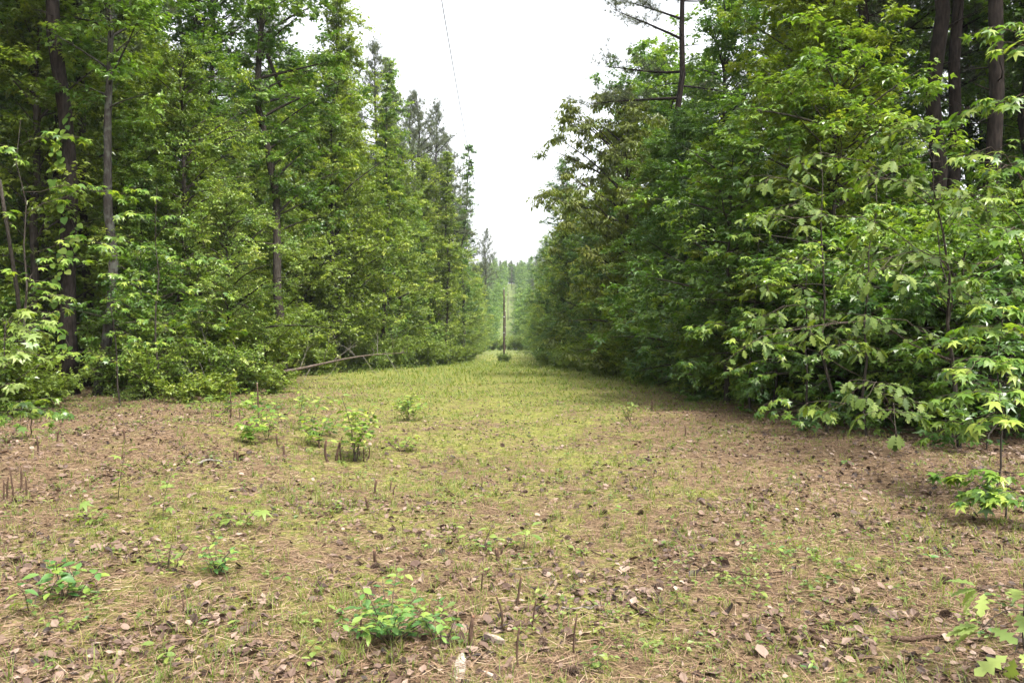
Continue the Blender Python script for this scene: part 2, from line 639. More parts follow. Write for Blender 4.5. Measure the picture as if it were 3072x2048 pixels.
def leaf_twigs(g, tp, td, tl, nleaf, T, size, rng, droop=.35, m=0, spread=.95, tilt=.35, stem_m=1, stem_r=.006, width=1.0, rshift=None):
    """leaves down both sides of straight twigs (arrays of start, direction, length)"""
    N = len(tp)
    if N == 0:
        return
    end = tp + td * tl[:, None]
    end[:, 2] -= droop * .3 * tl
    if stem_r:
        sticks(g, tp, end, stem_r, stem_r * .4, stem_m)
    u = np.linspace(.12, 1, nleaf)[None, :] + rng.normal(0, .04, (N, nleaf))
    pos = tp[:, None] * (1 - u[..., None]) + end[:, None] * u[..., None]
    side = norm(np.cross(td, np.array([0, 0, 1.0])) + 1e-6)
    s = np.where(np.arange(nleaf) % 2 == 0, 1.0, -1.0)[None, :] * (1 - .75 * (u > .93))
    yd = td[:, None] * .55 + side[:, None] * (s * spread)[..., None] + rng.normal(0, .28, (N, nleaf, 3))
    yd[..., 2] -= droop
    nr = np.array([0, 0, 1.0]) + rng.normal(0, tilt, (N, nleaf, 3)) + td[:, None] * .35
    sz = size * rng.uniform(.6, 1.2, (N, nleaf))
    base = rng.beta(2.2, 2.2, (N, 1)) * .75 + rng.uniform(0, .25, (N, nleaf))
    if rshift is not None:
        base = base + rshift
    pos = pos + yd * (.25 * sz)[..., None]
    leaves(g, T, pos.reshape(-1, 3), yd.reshape(-1, 3), nr.reshape(-1, 3), sz.ravel(), np.clip(base, 0, 1).ravel(), m, width)


def broadleaf(seed, H, rt, base, prof, nl, T, size, mat, bark, el=(.40, 1.25), sag=.25, tw=(9, .34), nleaf=13, droop=.35,
              bias=.0, lean=.02, width=1.0, bare=0.0, twig_r=.005, pads=1.5, var=(.5, 1.32)):
    """tree: trunk with limbs (one mesh) and a crown of leafy twigs"""
    rng = np.random.default_rng(seed)
    wood, crown = Geo(), Geo()
    tp = trunk_path(H, rng, lean)
    k = len(tp)
    tt = np.linspace(0, 1, k)
    rad = rt * ((1 - tt) ** .8 * .95 + .05) * (1 + .5 * np.exp(-tt * H / .35))
    tube(wood, tp, rad, 9, 0, .5, True, .05, rng)
    P, D, LN, RB = [], [], [], []
    for i in range(nl):
        t = base + (1 - base) * ((i + rng.uniform(0, 1)) / nl) ** .86 * .99
        p = along(tp, [t])[0][0]
        az = i * 2.39996 + rng.normal(0, .45)
        L = prof((t - base) / (1 - base)) * rng.uniform(*var) * (1 + bias * math.cos(az))
        e = el[0] + (el[1] - el[0]) * t + rng.normal(0, .16)
        pts = limb_curve(p, az, e, L, sag * rng.uniform(.6, 1.4), rng)
        r0 = min(.045, .012 + .011 * L) * (1 if L < 3.5 else 1.5)
        tube(wood, pts, np.linspace(r0, .005, len(pts)), 4, 0, .5, False)
        nc = max(1, int(round(pads * (.35 + L * .75))))          # leaf pads along the outer limb
        n = tw[0]
        uc = np.linspace(1, bare + .30, nc) + rng.normal(0, .05, nc)
        q, d = along(pts, np.clip(uc, .05, 1))
        q = q + rng.normal(0, .24, q.shape) * min(L, 1.5)
        for c_ in range(nc):
            rc = tw[1] * rng.uniform(.65, 1.3) * (.8 if c_ == 0 else 1.0)
            aa = rng.uniform(0, 6.283, n)
            dd = norm(np.stack([np.cos(aa), np.sin(aa), rng.normal(.22, .55, n)], -1) + d[c_] * .45)
            P.append(np.repeat(q[c_][None], n, 0) + dd * (.08 * rc))
            D.append(dd)
            LN.append(rc * rng.uniform(.55, 1.15, n))
            RB.append(np.full(n, rng.normal(0, .16)))
    leaf_twigs(crown, np.concatenate(P), np.concatenate(D), np.concatenate(LN), nleaf, T, size, rng, droop, width=width, stem_r=twig_r, tilt=.38, rshift=np.concatenate(RB)[:, None])
    return wood.mesh("trunk", [bark], True), crown.mesh("crown", [mat, M['twig']])


def pine(seed, H, rt, base, R0, nl, dense=1.0, tuft=.26, nn=20, nw=.017, dead=10, low_limbs=()):
    rng = np.random.default_rng(seed)
    wood, crown = Geo(), Geo()
    tp = trunk_path(H, rng, .012)
    tt = np.linspace(0, 1, len(tp))
    tube(wood, tp, rt * ((1 - tt) ** .7 * .93 + .07) * (1 + .35 * np.exp(-tt * H / .5)), 10, 0, .5, True, .04, rng)
    C, CD = [], []

    def limb(p, az, e, L, sag, nb):
        pts = limb_curve(p, az, e, L, sag, rng, 7)
        tube(wood, pts, np.linspace(.018 + .014 * L, .007, 7), 5, 0, .5, False)
        u = np.sort(rng.uniform(.22, 1, nb))
        u[-1] = 1
        q, d = along(pts, u)
        for j in range(nb):
            bl = rng.uniform(.35, .95) * (.5 + .35 * L / 2)
            da = norm(d[j] * .7 + np.array([*rng.normal(0, .75, 2), rng.normal(.35, .3)]))
            e1 = q[j] + da * bl
            sticks(wood, q[j][None], e1[None], .010, .004)
            m = max(3, int(7 * bl))
            v = np.linspace(.35, 1, m)[:, None]
            C.append(q[j] * (1 - v) + e1 * v + rng.normal(0, .07, (m, 3)))
            CD.append(np.tile(norm(da + np.array([0, 0, .55])), (m, 1)))

    for i in range(nl):
        t = base + (1 - base) * ((i + rng.uniform(0, 1)) / nl) * .985
        u = (t - base) / (1 - base)
        L = R0 * (1 - u) ** .75 * min(1, .45 + u * 2.2) * rng.uniform(.65, 1.25) + .3
        limb(along(tp, [t])[0][0], i * 2.4 + rng.normal(0, .5), .15 + .75 * u + rng.normal(0, .15), L, -.25 + .25 * rng.uniform(), max(3, int(dense * (3 + L * 3.2))))
    for (t, az, e, L, sag, nb) in low_limbs:
        limb(along(tp, [t])[0][0], az, e, L, sag, nb)
    for i in range(dead):      # broken dead limb stubs below the crown
        t = rng.uniform(base * .3, base)
        pts = limb_curve(along(tp, [t])[0][0], rng.uniform(0, 6.3), rng.normal(.1, .25), rng.uniform(.5, 2.2), rng.normal(.1, .3), rng, 5)
        tube(wood, pts, np.linspace(.022, .004, 5), 4, 0, .5, False)
    C, CD = np.concatenate(C), np.concatenate(CD)
    N = len(C)
    yd = CD[:, None] * .55 + rng.normal(0, .62, (N, nn, 3))
    rr = np.repeat(rng.beta(2, 2, (N, 1)), nn, 1)
    leaves(crown, BLADE, np.repeat(C, nn, 0), yd.reshape(-1, 3), rng.normal(0, 1, (N * nn, 3)), tuft * rng.uniform(.65, 1.15, N * nn), rr.ravel(), 0, nw / tuft)
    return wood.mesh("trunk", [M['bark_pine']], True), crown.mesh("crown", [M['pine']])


def shrub(seed, H, Rr, ns, T, size, mat, tw=(16, .3), nleaf=9, droop=.2):
    rng = np.random.default_rng(seed)
    wood, crown = Geo(), Geo()
    P, D, LN = [], [], []
    for i in range(ns):
        az = i * 2.4 + rng.normal(0, .4)
        L = H * rng.uniform(.7, 1.15)
        p = np.array([rng.normal(0, .12), rng.normal(0, .12), -.03])
        pts = limb_curve(p, az, math.atan2(H, Rr * rng.uniform(.25, 1.3)), L, .75 * rng.uniform(.2, 1.2), rng, 7)
        tube(wood, pts, np.linspace(.008 + .006 * H, .004, 7), 4, 0, .5, False)
        n = tw[0]
        u = np.sort(rng.uniform(.12, 1, n))
        u[-1] = 1
        q, d = along(pts, u)
        dd = norm(d * .5 + rng.normal(0, .7, (n, 3)) + np.array([0, 0, .12]))
        P.append(q)
        D.append(dd)
        LN.append(tw[1] * rng.uniform(.5, 1.4, n))
    leaf_twigs(crown, np.concatenate(P), np.concatenate(D), np.concatenate(LN), nleaf, T, size, rng, droop, stem_r=.004)
    return wood.mesh("stem", [M['twig']], True), crown.mesh("foliage", [mat, M['twig']])


def column(Rm, top=.12):
    return lambda u: Rm * (min(1, .62 + 1.5 * u) * (1 - u) ** .50 * 1.02 + top * (1 - u) + .12)


def dome(Rm):
    return lambda u: Rm * (max(0.02, 1 - (2 * abs(u - .42)) ** 2.4) ** .6 * .9 + .15)


PROTO = {}
G, BG = M['gum'], M['bark_gum']
PROTO['gum'] = [broadleaf(11, 16, .15, .03, column(2.6), 82, LOBED, .17, G, BG, nleaf=9, tw=(9, .66), bias=.25, pads=1.75),
                broadleaf(12, 14, .13, .02, column(2.5), 74, LOBED, .165, G, BG, nleaf=9, tw=(9, .64), bias=.25, pads=1.75),
                broadleaf(13, 18, .17, .03, column(2.8), 90, LOBED, .175, G, BG, nleaf=9, tw=(9, .68), bias=.2, pads=1.75),
                broadleaf(14, 12, .10, .02, column(2.4), 66, LOBED, .16, G, BG, nleaf=9, tw=(9, .62), bias=.25, pads=1.75)]
GUM_H = (16, 14, 18, 12)
PROTO['bough'] = [broadleaf(44, 3.4, .04, .04, dome(2.1), 30, LOBED, .15, G, BG, nleaf=9, tw=(8, .5), el=(.05, .8), sag=.6),
                  broadleaf(45, 2.6, .03, .03, dome(1.9), 26, LOBED, .15, G, BG, nleaf=9, tw=(8, .5), el=(.05, .8), sag=.7)]
PROTO['spire'] = [broadleaf(21, 20, .14, .22, column(1.5), 90, LOBED, .16, G, BG, nleaf=9, tw=(9, .46), el=(.6, 1.15)),
                  broadleaf(22, 20, .14, .15, column(1.3), 90, LOBED, .16, G, BG, nleaf=9, tw=(9, .44), el=(.6, 1.15))]
PROTO['small'] = [broadleaf(31, 11, .12, .02, column(2.6), 92, KITE, .088, M['small'], BG, nleaf=15, tw=(11, .55), el=(.2, .9), sag=.7, droop=.4, bias=.3, pads=1.7),
                  broadleaf(32, 8, .09, .02, column(2.3), 76, KITE, .088, M['small'], BG, nleaf=15, tw=(11, .52), el=(.2, .9), sag=.7, droop=.4, bias=.3, pads=1.7)]
PROTO['under'] = [broadleaf(41, 7, .06, .10, dome(2.0), 36, LOBED, .16, G, BG, nleaf=9, tw=(8, .52), el=(.1, .7)),
                  broadleaf(42, 5, .045, .12, dome(1.7), 28, LOBED, .16, G, BG, nleaf=9, tw=(8, .52), el=(.1, .7)),
                  broadleaf(43, 9, .08, .16, dome(2.3), 42, LOBED, .165, G, BG, nleaf=9, tw=(8, .54), el=(.1, .7))]
PROTO['canopy'] = [broadleaf(51, 21, .20, .38, dome(3.6), 60, LOBED, .24, G, BG, nleaf=8, tw=(8, .75), el=(.25, .9), twig_r=0),
                   broadleaf(52, 23, .22, .42, dome(3.4), 60, LOBED, .24, G, BG, nleaf=8, tw=(8, .75), el=(.25, .9), twig_r=0)]
PROTO['hickory'] = [broadleaf(61, 13.5, .17, .08, dome(3.7), 74, KITE, .23, M['olive'], BG, nleaf=11, tw=(9, .62), el=(.30, 1.0), sag=.45, droop=.8, width=.62, bias=.35, pads=1.3, var=(.75, 1.15))]
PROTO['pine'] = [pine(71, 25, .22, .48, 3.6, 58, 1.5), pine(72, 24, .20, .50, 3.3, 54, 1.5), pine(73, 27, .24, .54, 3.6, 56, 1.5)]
PROTO['shrub'] = [shrub(81, 1.9, 1.0, 14, KITE, .095, M['small'], tw=(24, .34), nleaf=11), shrub(82, 1.3, .8, 12, LOBED, .125, M['gum_yellow'], tw=(20, .3)),
                  shrub(83, 2.6, 1.2, 16, LOBED, .14, M['gum_yellow'], tw=(26, .40), nleaf=10), shrub(84, .8, .7, 10, KITE, .10, M['weed'], tw=(14, .2), nleaf=8)]
PROTO['far'] = [broadleaf(91, 13, .15, .05, column(3.0), 50, KITE, .36, M['gum'], M['bark_gum'], nleaf=6, tw=(7, .8), twig_r=0, pads=1.1),
                broadleaf(92, 12, .15, .08, dome(3.4), 48, KITE, .36, M['gum'], M['bark_gum'], nleaf=6, tw=(7, .8), twig_r=0, pads=1.1)]
PROTO['farpine'] = [pine(93, 15, .17, .15, 2.8, 46, 1.0, .55, 9, .06, 0)]


def plant(kind, i, x, y, s, rz, label, group, name, cat="tree", dz=-.04, parts=("trunk", "crown"), sz=None, mat=None):
    wood, crown = PROTO[kind][i % len(PROTO[kind])]
    o = root(name, (x, y, gz(x, y) + dz), label, cat, group, rz, s)
    if sz:
        o.scale = (s, s, sz)
    link(parts[0], wood, o)
    c = link(parts[1], crown, o)
    c["kind"] = "stuff"
    if mat:
        c.material_slots[0].link = 'OBJECT'
        c.material_slots[0].material = M[mat]
    return o


# edges of the clearing and of the ride beyond it
LY = [10, 14, 20, 26, 34, 45, 60, 80, 95, 108, 140, 190]
LX = [-9.2, -9.9, -11, -10.0, -10.4, -9.3, -7.6, -5.9, -5.3, -5.2, -4.8, -4.4]
RY = [4, 8, 14, 20, 28, 39, 52, 70, 88, 108, 140, 190]
RX = [5.6, 6.0, 6.0, 5.3, 5.0, 4.5, 3.4, 2.9, 2.9, 3.2, 2.8, 2.4]


def xl(y):
    return float(np.interp(y, LY, LX))


def xr(y):
    return float(np.interp(y, RY, RX))


rs = random.Random(5)
LOGSIDE = "on the fallen log's side"
OPP = "across the ride from the fallen log"

# ---- tall trees one can tell apart
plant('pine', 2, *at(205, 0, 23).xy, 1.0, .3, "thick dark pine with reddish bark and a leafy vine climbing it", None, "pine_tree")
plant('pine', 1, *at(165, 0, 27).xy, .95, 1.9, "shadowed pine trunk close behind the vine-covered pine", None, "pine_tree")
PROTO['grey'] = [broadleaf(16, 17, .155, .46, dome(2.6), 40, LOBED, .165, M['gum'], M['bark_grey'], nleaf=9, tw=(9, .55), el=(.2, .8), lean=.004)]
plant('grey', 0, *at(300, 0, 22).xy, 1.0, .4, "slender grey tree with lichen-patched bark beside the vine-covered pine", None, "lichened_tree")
PROTO['tallgum'] = [broadleaf(17, 24, .2, .24, column(2.5), 92, LOBED, .175, M['gum'], M['bark_gum'], nleaf=9, tw=(9, .64), el=(.3, .9), lean=.002, bias=.85, var=(.65, 1.0))]
tg = plant('tallgum', 0, *at(842, 0, 31.5).xy, 1.0, 1.05, "tall dark-stemmed tree with a high crown rising above the fallen log", None, "broadleaf_tree")
g = Geo()
tube(g, [(.05, 0, 11.9), (-.25, -.12, 12.6), (-.58, -.2, 13.5), (-.85, -.25, 14.6), (-1.08, -.3, 16.0)], [.085, .075, .06, .05, .03], 7, 0, .5, True, .05)
fl = link("limb", g.mesh("limb", [M['bark_gum']], True), tg)
fl.rotation_euler = (0, 0, -1.05)
plant('pine', 0, *at(1120, 0, 62).xy, 1.02, 2.2, "pine with a see-through crown rising behind the tall dark-stemmed tree", None, "pine_tree")
plant('pine', 1, *at(1040, 0, 66).xy, .95, .9, "pine crown close behind the see-through pine", None, "pine_tree")
plant('spire', 0, *at(1213, 0, 68).xy, 1.33, 1.2, "narrow bright green spire tree between two dark pines", None, "spire_tree")
plant('pine', 2, *at(1262, 0, 80).xy, 1.03, 4.0, "dense bushy-topped dark pine behind the bright spire tree", None, "pine_tree")
plant('pine', 0, *at(1312, 0, 84).xy, 1.12, 5.0, "dark pine at the ride-side edge of the pine group", None, "pine_tree")
plant('spire', 1, *at(1383, 0, 96).xy, 1.34, 2.0, "thin pale spire tree standing in front of a straight dark pine trunk", None, "spire_tree")
plant('pine', 1, *at(1388, 0, 110).xy, .95, 3.0, "straight dark pine hidden behind the thin pale spire tree", None, "pine_tree")
plant('pine', 2, *at(1452, 0, 170).xy, .98, 1.0, "lone dark pine where the tree wall nears the first utility pole", None, "pine_tree")
plant('pine', 0, *at(1240, 0, 90).xy, 1.22, .6, "tall pine whose crown fills the gap behind the bright spire tree", None, "pine_tree")
plant('pine', 1, *at(1345, 0, 92).xy, 1.12, 2.6, "dark pine crown just beyond the dense bushy-topped pine", None, "pine_tree")
plant('spire', 0, *at(1330, 0, 76).xy, 1.02, 3.1, "bright leafy spire in front of the ride-side pines", None, "spire_tree", mat='gum_yellow')
plant('spire', 1, *at(1150, 0, 54).xy, 1.0, .3, "leafy spire standing before the see-through pine's trunk", None, "spire_tree")
plant('gum', 2, *at(985, 0, 45).xy, 1.05, .3, "broad bright tree filling the wall behind the fallen log's tip", None, "broadleaf_tree", sz=1.2, mat='gum_yellow')
PROTO['limbpine'] = [pine(75, 25, .2, .66, 2.9, 40, 1.0, .26, 20, .014, 8,
                          [(.50, math.pi + .1, .0, 4.3, .25, 26), (.545, math.pi - .25, .1, 3.9, -.1, 24), (.60, math.pi + .35, .35, 3.6, .2, 22),
                           (.52, .4, .1, 3.0, .1, 10), (.635, math.pi - .1, .45, 3.2, .1, 20)])]
plant('limbpine', 0, *at(1998, 0, 35).xy, 1.0, 0, "pine with long nearly bare limbs against the white sky", None, "pine_tree")
plant('hickory', 0, *at(1890, 0, 36).xy, .95, math.pi, "spreading olive-green tree with drooping leaves reaching over the ride", None, "hickory_tree")

# ---- leafy wall along both edges
for side in (-1, 1):
    y = 27.5 if side < 0 else 18.0
    j = 0
    where = LOGSIDE if side < 0 else OPP
    while y < 200:
        e = xl(y) if side < 0 else xr(y)
        j += 1
        s = rs.uniform(.62, .95)
        sz = s * rs.uniform(.95, 1.2)
        th = 0
        gi = rs.randrange(4)
        if side > 0 and y < 24:
            s, th = rs.uniform(.75, .9), rs.uniform(10.5, 13)
        if side < 0 and 40 < y < 112:
            s, sz = rs.uniform(.85, 1.1), rs.uniform(.95, 1.25)
        elif side < 0 and y < 36:
            s = sz = rs.uniform(.5, .75)
        if side > 0 and 24 <= y < 44:
            s = rs.uniform(.62, .82)
            th = rs.uniform(8.0, 10.0)
        if y > 110:
            s, sz = rs.uniform(.62, .85), rs.uniform(.65, .95)
        x = e + side * (2.35 * s + rs.uniform(-.35, .9))
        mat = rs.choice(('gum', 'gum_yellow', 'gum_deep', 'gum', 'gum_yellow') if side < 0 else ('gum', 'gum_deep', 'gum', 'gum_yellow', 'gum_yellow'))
        if side < 0 and 36 < y < 112 and j % 3:
            mat = 'gum_yellow'
        tone = {'gum': 'mid-green', 'gum_yellow': 'yellowish', 'gum_deep': 'deep green'}[mat]
        if th:
            sz = th / GUM_H[gi]
        plant('gum', gi, x, y + rs.uniform(-.5, .5), s, (math.pi if side > 0 else 0) + rs.uniform(-.7, .7),
              tone + " leafy tree in the front row " + where, tone + " edge trees " + where, "broadleaf_tree", sz=sz, mat=mat)
        y += 2.6 + y * .028
    # second row, taller
    y = 25.0
    while y < 150:
        e = xl(y) if side < 0 else xr(y)
        x = e + side * (5.0 + rs.uniform(-.9, 1.2))
        s = rs.uniform(.85, 1.15)
        sz = s * 1.05
        if side > 0 and 26 < y < 60:
            s, sz = rs.uniform(.65, .82), rs.uniform(.55, .66)
        if side < 0 and 45 < y < 105:
            s, sz = rs.uniform(.95, 1.15), rs.uniform(1.1, 1.35)
        if y > 105:
            s, sz = rs.uniform(.7, .85), rs.uniform(.75, 1.0)
        mat = rs.choice(('gum', 'gum_deep', 'gum_yellow'))
        tone = {'gum': 'mid-green', 'gum_yellow': 'yellowish', 'gum_deep': 'deep green'}[mat]
        plant('gum', rs.randrange(4), x, y, s, rs.uniform(0, 6.3), "taller " + tone + " tree in the second row " + where, tone + " second-row trees " + where, "broadleaf_tree", sz=sz, mat=mat)
        y += 3.8 + y * .035
    # pines standing in the wood
    y = 12.0 if side < 0 else 25.0
    while y < 95:
        for q in range(2):
            e = xl(y) if side < 0 else xr(y)
            x = e + side * (6.5 + 5.5 * q + rs.uniform(-1.6, 1.6))
            if side > 0 and y > 24:
                x += 5
            if side < 0 and y < 20:
                x -= 2
            plant('pine', rs.randrange(3), x, y + rs.uniform(-1, 1), rs.uniform(.78, 1.02) if y < 50 else rs.uniform(.7, .82), rs.uniform(0, 6.3),
                  "dark pine standing within the wood " + (LOGSIDE if side < 0 else OPP), "pines within the wood " + (LOGSIDE if side < 0 else OPP), "pine_tree")
        y += 4.6 + y * .05

# ---- pine trunks in the wood by the oak sapling
for px, d in ((2495, 27), (2540, 31), (2757, 20.5), (2868, 21.5), (2955, 18.5), (2600, 22)):
    plant('pine', int(d) % 3, *at(px, 0, d).xy, .96, px * .7, "straight dark pine trunk behind the big-leaved oak sapling", "pine trunks behind the oak sapling", "pine_tree")

# ---- understory and canopy deeper in the wood
for side in (-1, 1):
    for k in range(44):
        y = rs.uniform(17, 46)
        e = xl(y) if side < 0 else xr(y)
        x = e + side * rs.uniform(3.5, 22)
        s = rs.uniform(.7, 1.15) if abs(x) / y < .42 else rs.uniform(.45, .62)
        plant('under', rs.randrange(3), x, y, s, rs.uniform(0, 6.3),
              "understory tree in the shade of the wood " + (LOGSIDE if side < 0 else OPP), "understory trees " + (LOGSIDE if side < 0 else OPP), "understory_tree")
    for k in range(16):
        y = 8 + k * 3.4 + rs.uniform(-1, 1)
        e = xl(y) if side < 0 else xr(y)
        x = e + side * (6 + (k % 3) * 5 + rs.uniform(-1.5, 1.5))
        if side > 0 and y < 30:
            x += 6
        plant('canopy', k % 2, x, y, rs.uniform(.85, 1.05), rs.uniform(0, 6.3),
              "high-crowned tree over the wood " + (LOGSIDE if side < 0 else OPP), "canopy trees " + (LOGSIDE if side < 0 else OPP), "broadleaf_tree")

# ---- the wood goes on behind
for side in (-1, 1):
    where = LOGSIDE if side < 0 else OPP
    for k in range(40):
        y = 15 + (k % 20) * 3.3 + rs.uniform(-1, 1)
        e = xl(y) if side < 0 else xr(y)
        x = e + side * (14 + (k // 20) * 8 + rs.uniform(-2, 3))
        if side > 0 and k // 20 == 0:
            x += 3
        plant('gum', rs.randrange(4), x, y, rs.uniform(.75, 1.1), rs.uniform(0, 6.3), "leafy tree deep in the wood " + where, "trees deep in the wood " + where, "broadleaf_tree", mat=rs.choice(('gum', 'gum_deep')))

for i, (px, d) in enumerate([(-60, 36), (30, 40), (110, 36), (190, 42), (260, 37), (340, 40), (-150, 33)]):
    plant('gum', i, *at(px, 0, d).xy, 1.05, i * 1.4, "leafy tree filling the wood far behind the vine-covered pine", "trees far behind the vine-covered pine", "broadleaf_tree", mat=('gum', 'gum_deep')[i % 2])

# ---- small-leaved yellowish trees by the clearing
plant('small', 0, *at(520, 0, 26).xy, 1.02, -.3, "tall yellowish small-leaved tree bulging over the clearing next to the grey tree", None, "small_leaved_tree")
plant('small', 1, *at(690, 0, 24).xy, .80, -.4, "yellowish small-leaved tree leaning out over the stump end of the fallen log", None, "small_leaved_tree")
plant('gum', 0, *at(430, 0, 25).xy, .55, -.4, "young leafy tree between the grey tree and the yellowish small-leaved tree", None, "broadleaf_tree")
plant('under', 1, *at(420, 0, 21.5).xy, .8, -.6, "low broad-leaved sapling in front of the grey tree", None, "sapling")

# ---- shrubs along the foot of the walls
for side in (-1, 1):
    y = 15.0 if side < 0 else 19.0
    while y < 125:
        e = xl(y) if side < 0 else xr(y)
        x = e + side * (rs.uniform(-.3, .9) if y < 80 else rs.uniform(.7, 1.5))
        plant('shrub', rs.choice((0, 1, 2, 2)), x, y, rs.uniform(.65, 1.1), rs.uniform(0, 6.3),
              "bushy shrub at the foot of the tree wall " + (LOGSIDE if side < 0 else OPP), "shrubs at the foot of the wall " + (LOGSIDE if side < 0 else OPP), "shrub", "shrub", parts=("stem", "foliage"))
        y += 1.35 + y * .02
for i, (px, py, s, k) in enumerate([(330, 1185, .9, 1), (450, 1195, .95, 0), (520, 1185, 1.1, 0), (600, 1180, 1.1, 2), (680, 1185, 1.0, 0), (740, 1170, 1.15, 2), (800, 1150, 1.0, 2), (640, 1205, .7, 1), (560, 1210, .6, 1), (400, 1200, .6, 3), (820, 1180, .6, 1)]):
    p = on_ground(px, py)
    plant('shrub', k, p.x, p.y, s, i * 1.7, "sunlit shrub bulging into the clearing near the stump end of the fallen log", "shrubs bulging near the fallen log", "shrub", "shrub", parts=("stem", "foliage"))
# bushes that close the ride beyond the first pole
for i, (px, d, s) in enumerate([(1545, 186, 1.6), (1562, 192, 1.9), (1580, 184, 1.7), (1500, 195, 1.5), (1480, 186, 1.7), (1530, 200, 1.3)]):
    plant('shrub', 2, *at(px, 0, d).xy, s, i * 1.1, "bush closing the ride beyond the first utility pole", "bushes closing the ride", "bush", "bush", parts=("stem", "foliage"))

# ---- far hillside: trees along the continuing ride and the wood on its crest
for i in range(34):
    d = 210 + i * 7.0
    for side in (-1, 1):
        c = np.interp(d, [200, 250, 400, 460], [-2.0, -1.5, .2, .6])
        w = 3.2 + (1.5 if side < 0 else 0) + max(0, d - 330) * -.004
        x = c + side * (3.9 + rs.uniform(0, 1.4))
        plant('far', rs.randrange(2), x, d, rs.uniform(.72, 1.0), rs.uniform(0, 6.3),
              "hazy pale tree beside the ride on the far hillside", "trees on the far hillside", "hillside_tree")
        if i % 2 == 0:
            plant('farpine' if rs.random() < .4 else 'far', 0, x + side * rs.uniform(4, 9), d, rs.uniform(.85, 1.1), rs.uniform(0, 6.3),
                  "hazy pale tree beside the ride on the far hillside", "trees on the far hillside", "hillside_tree")
for i in range(72):
    d = rs.uniform(428, 480)
    x = -22 + i * .62 + rs.uniform(-1, 1)
    plant('farpine' if i % 3 else 'far', i % 2, x, d, rs.uniform(.55, .95), rs.uniform(0, 6.3), "bluish tree in the wood on the crest of the far hill", "trees on the far crest", "crest_tree")

for x, d, s_ in ((.1, 436, .8), (1.4, 440, .7), (-1.2, 442, .75), (2.6, 438, .8), (.7, 447, .95)):
    plant('far', 1, x, d, s_, x * 3, "bluish tree in the wood on the crest of the far hill", "trees on the far crest", "crest_tree")

# ------------------------------------------------------------------ utility poles and wire
def utility_pole(px, d, base_z, h, label, r=.14):
    x = (px - 1536) / FPX * d
    o = root("utility_pole", (x, d, base_z), label, "utility pole")
    g = Geo()
    k = 9
    tube(g, [(.01 * math.sin(i * 1.3), 0, -.3 + (h + .3) * i / (k - 1)) for i in range(k)], np.linspace(r, r * .68, k), 12, 0, .5, True, .01)
    link("shaft", g.mesh("shaft", [M['pole']], True), o)
    g = Geo()
    tube(g, [(0, 0, h - .02), (0, 0, h + .12)], [.02, .02], 8)
    p = link("insulator_pin", g.mesh("insulator_pin", [M['metal']], True), o)
    g = Geo()
    tube(g, [(0, 0, h + .10), (0, 0, h + .14), (0, 0, h + .17), (0, 0, h + .20), (0, 0, h + .26), (0, 0, h + .28)], [.05, .075, .04, .06, .045, .02], 10)
    link("insulator", g.mesh("insulator", [M['porcelain']], True), p)
    for z, tag_ in ((h * .62, 0), (h * .40, 1)):
        g = Geo()
        tube(g, [(0, 0, z), (0, 0, z + .10)], [r * .93, r * .92], 12)
        link("metal_band", g.mesh("metal_band", [M['metal']], True), o)
    return o


P1 = ((1512 - 1536) / FPX * 108, 108)
utility_pole(1512, 108, gz(*P1), 10.0, "weathered wooden utility pole standing in grass with weeds round its foot")
utility_pole(1516, 198, gz(-1.7, 198) - .3, 10.6, "reddish utility pole partly hidden behind the first one")
utility_pole(1524, 290, gz(-1.5, 290), 10.5, "distant thin utility pole on the far hillside grass")
utility_pole(1535, 390, gz(-.2, 390), 10.5, "faint utility pole high on the far hillside")
for i, (dx, dy, s) in enumerate([(-.45, -.2, .85), (.4, -.3, .7), (-.1, -.6, .6), (.2, .4, .8)]):
    plant('shrub', 0, P1[0] + dx, P1[1] + dy, s, i * 2, "dark weedy bush round the foot of the first utility pole", "bushes at the pole foot", "bush", "bush", parts=("stem", "foliage"))

top = np.array([P1[0], 108, gz(*P1) + 10.28])
W = [top, (-1.62, 85, 7.62), (-1.95, 54, 8.75), (-2.2, 36, 11.0), (-2.32, 25.8, 12.6), (-2.5, 12, 15.2), (-2.7, -6, 18.9), (-2.8, -20, 22.0)]
W = np.array(W, float)
tq = np.linspace(0, 1, 60)
tw_ = np.linspace(0, 1, len(W))
WP = np.stack([np.interp(tq, tw_, W[:, i]) for i in range(3)], -1)
for _ in range(6):
    WP[1:-1] = .25 * WP[:-2] + .5 * WP[1:-1] + .25 * WP[2:]
g = Geo()
tube(g, WP, .0145, 6, 0, .6)
tag(link("overhead_wire", g.mesh("overhead_wire", [M['wire']], True)), "thin pale wire crossing the white sky to the first utility pole", "wire")

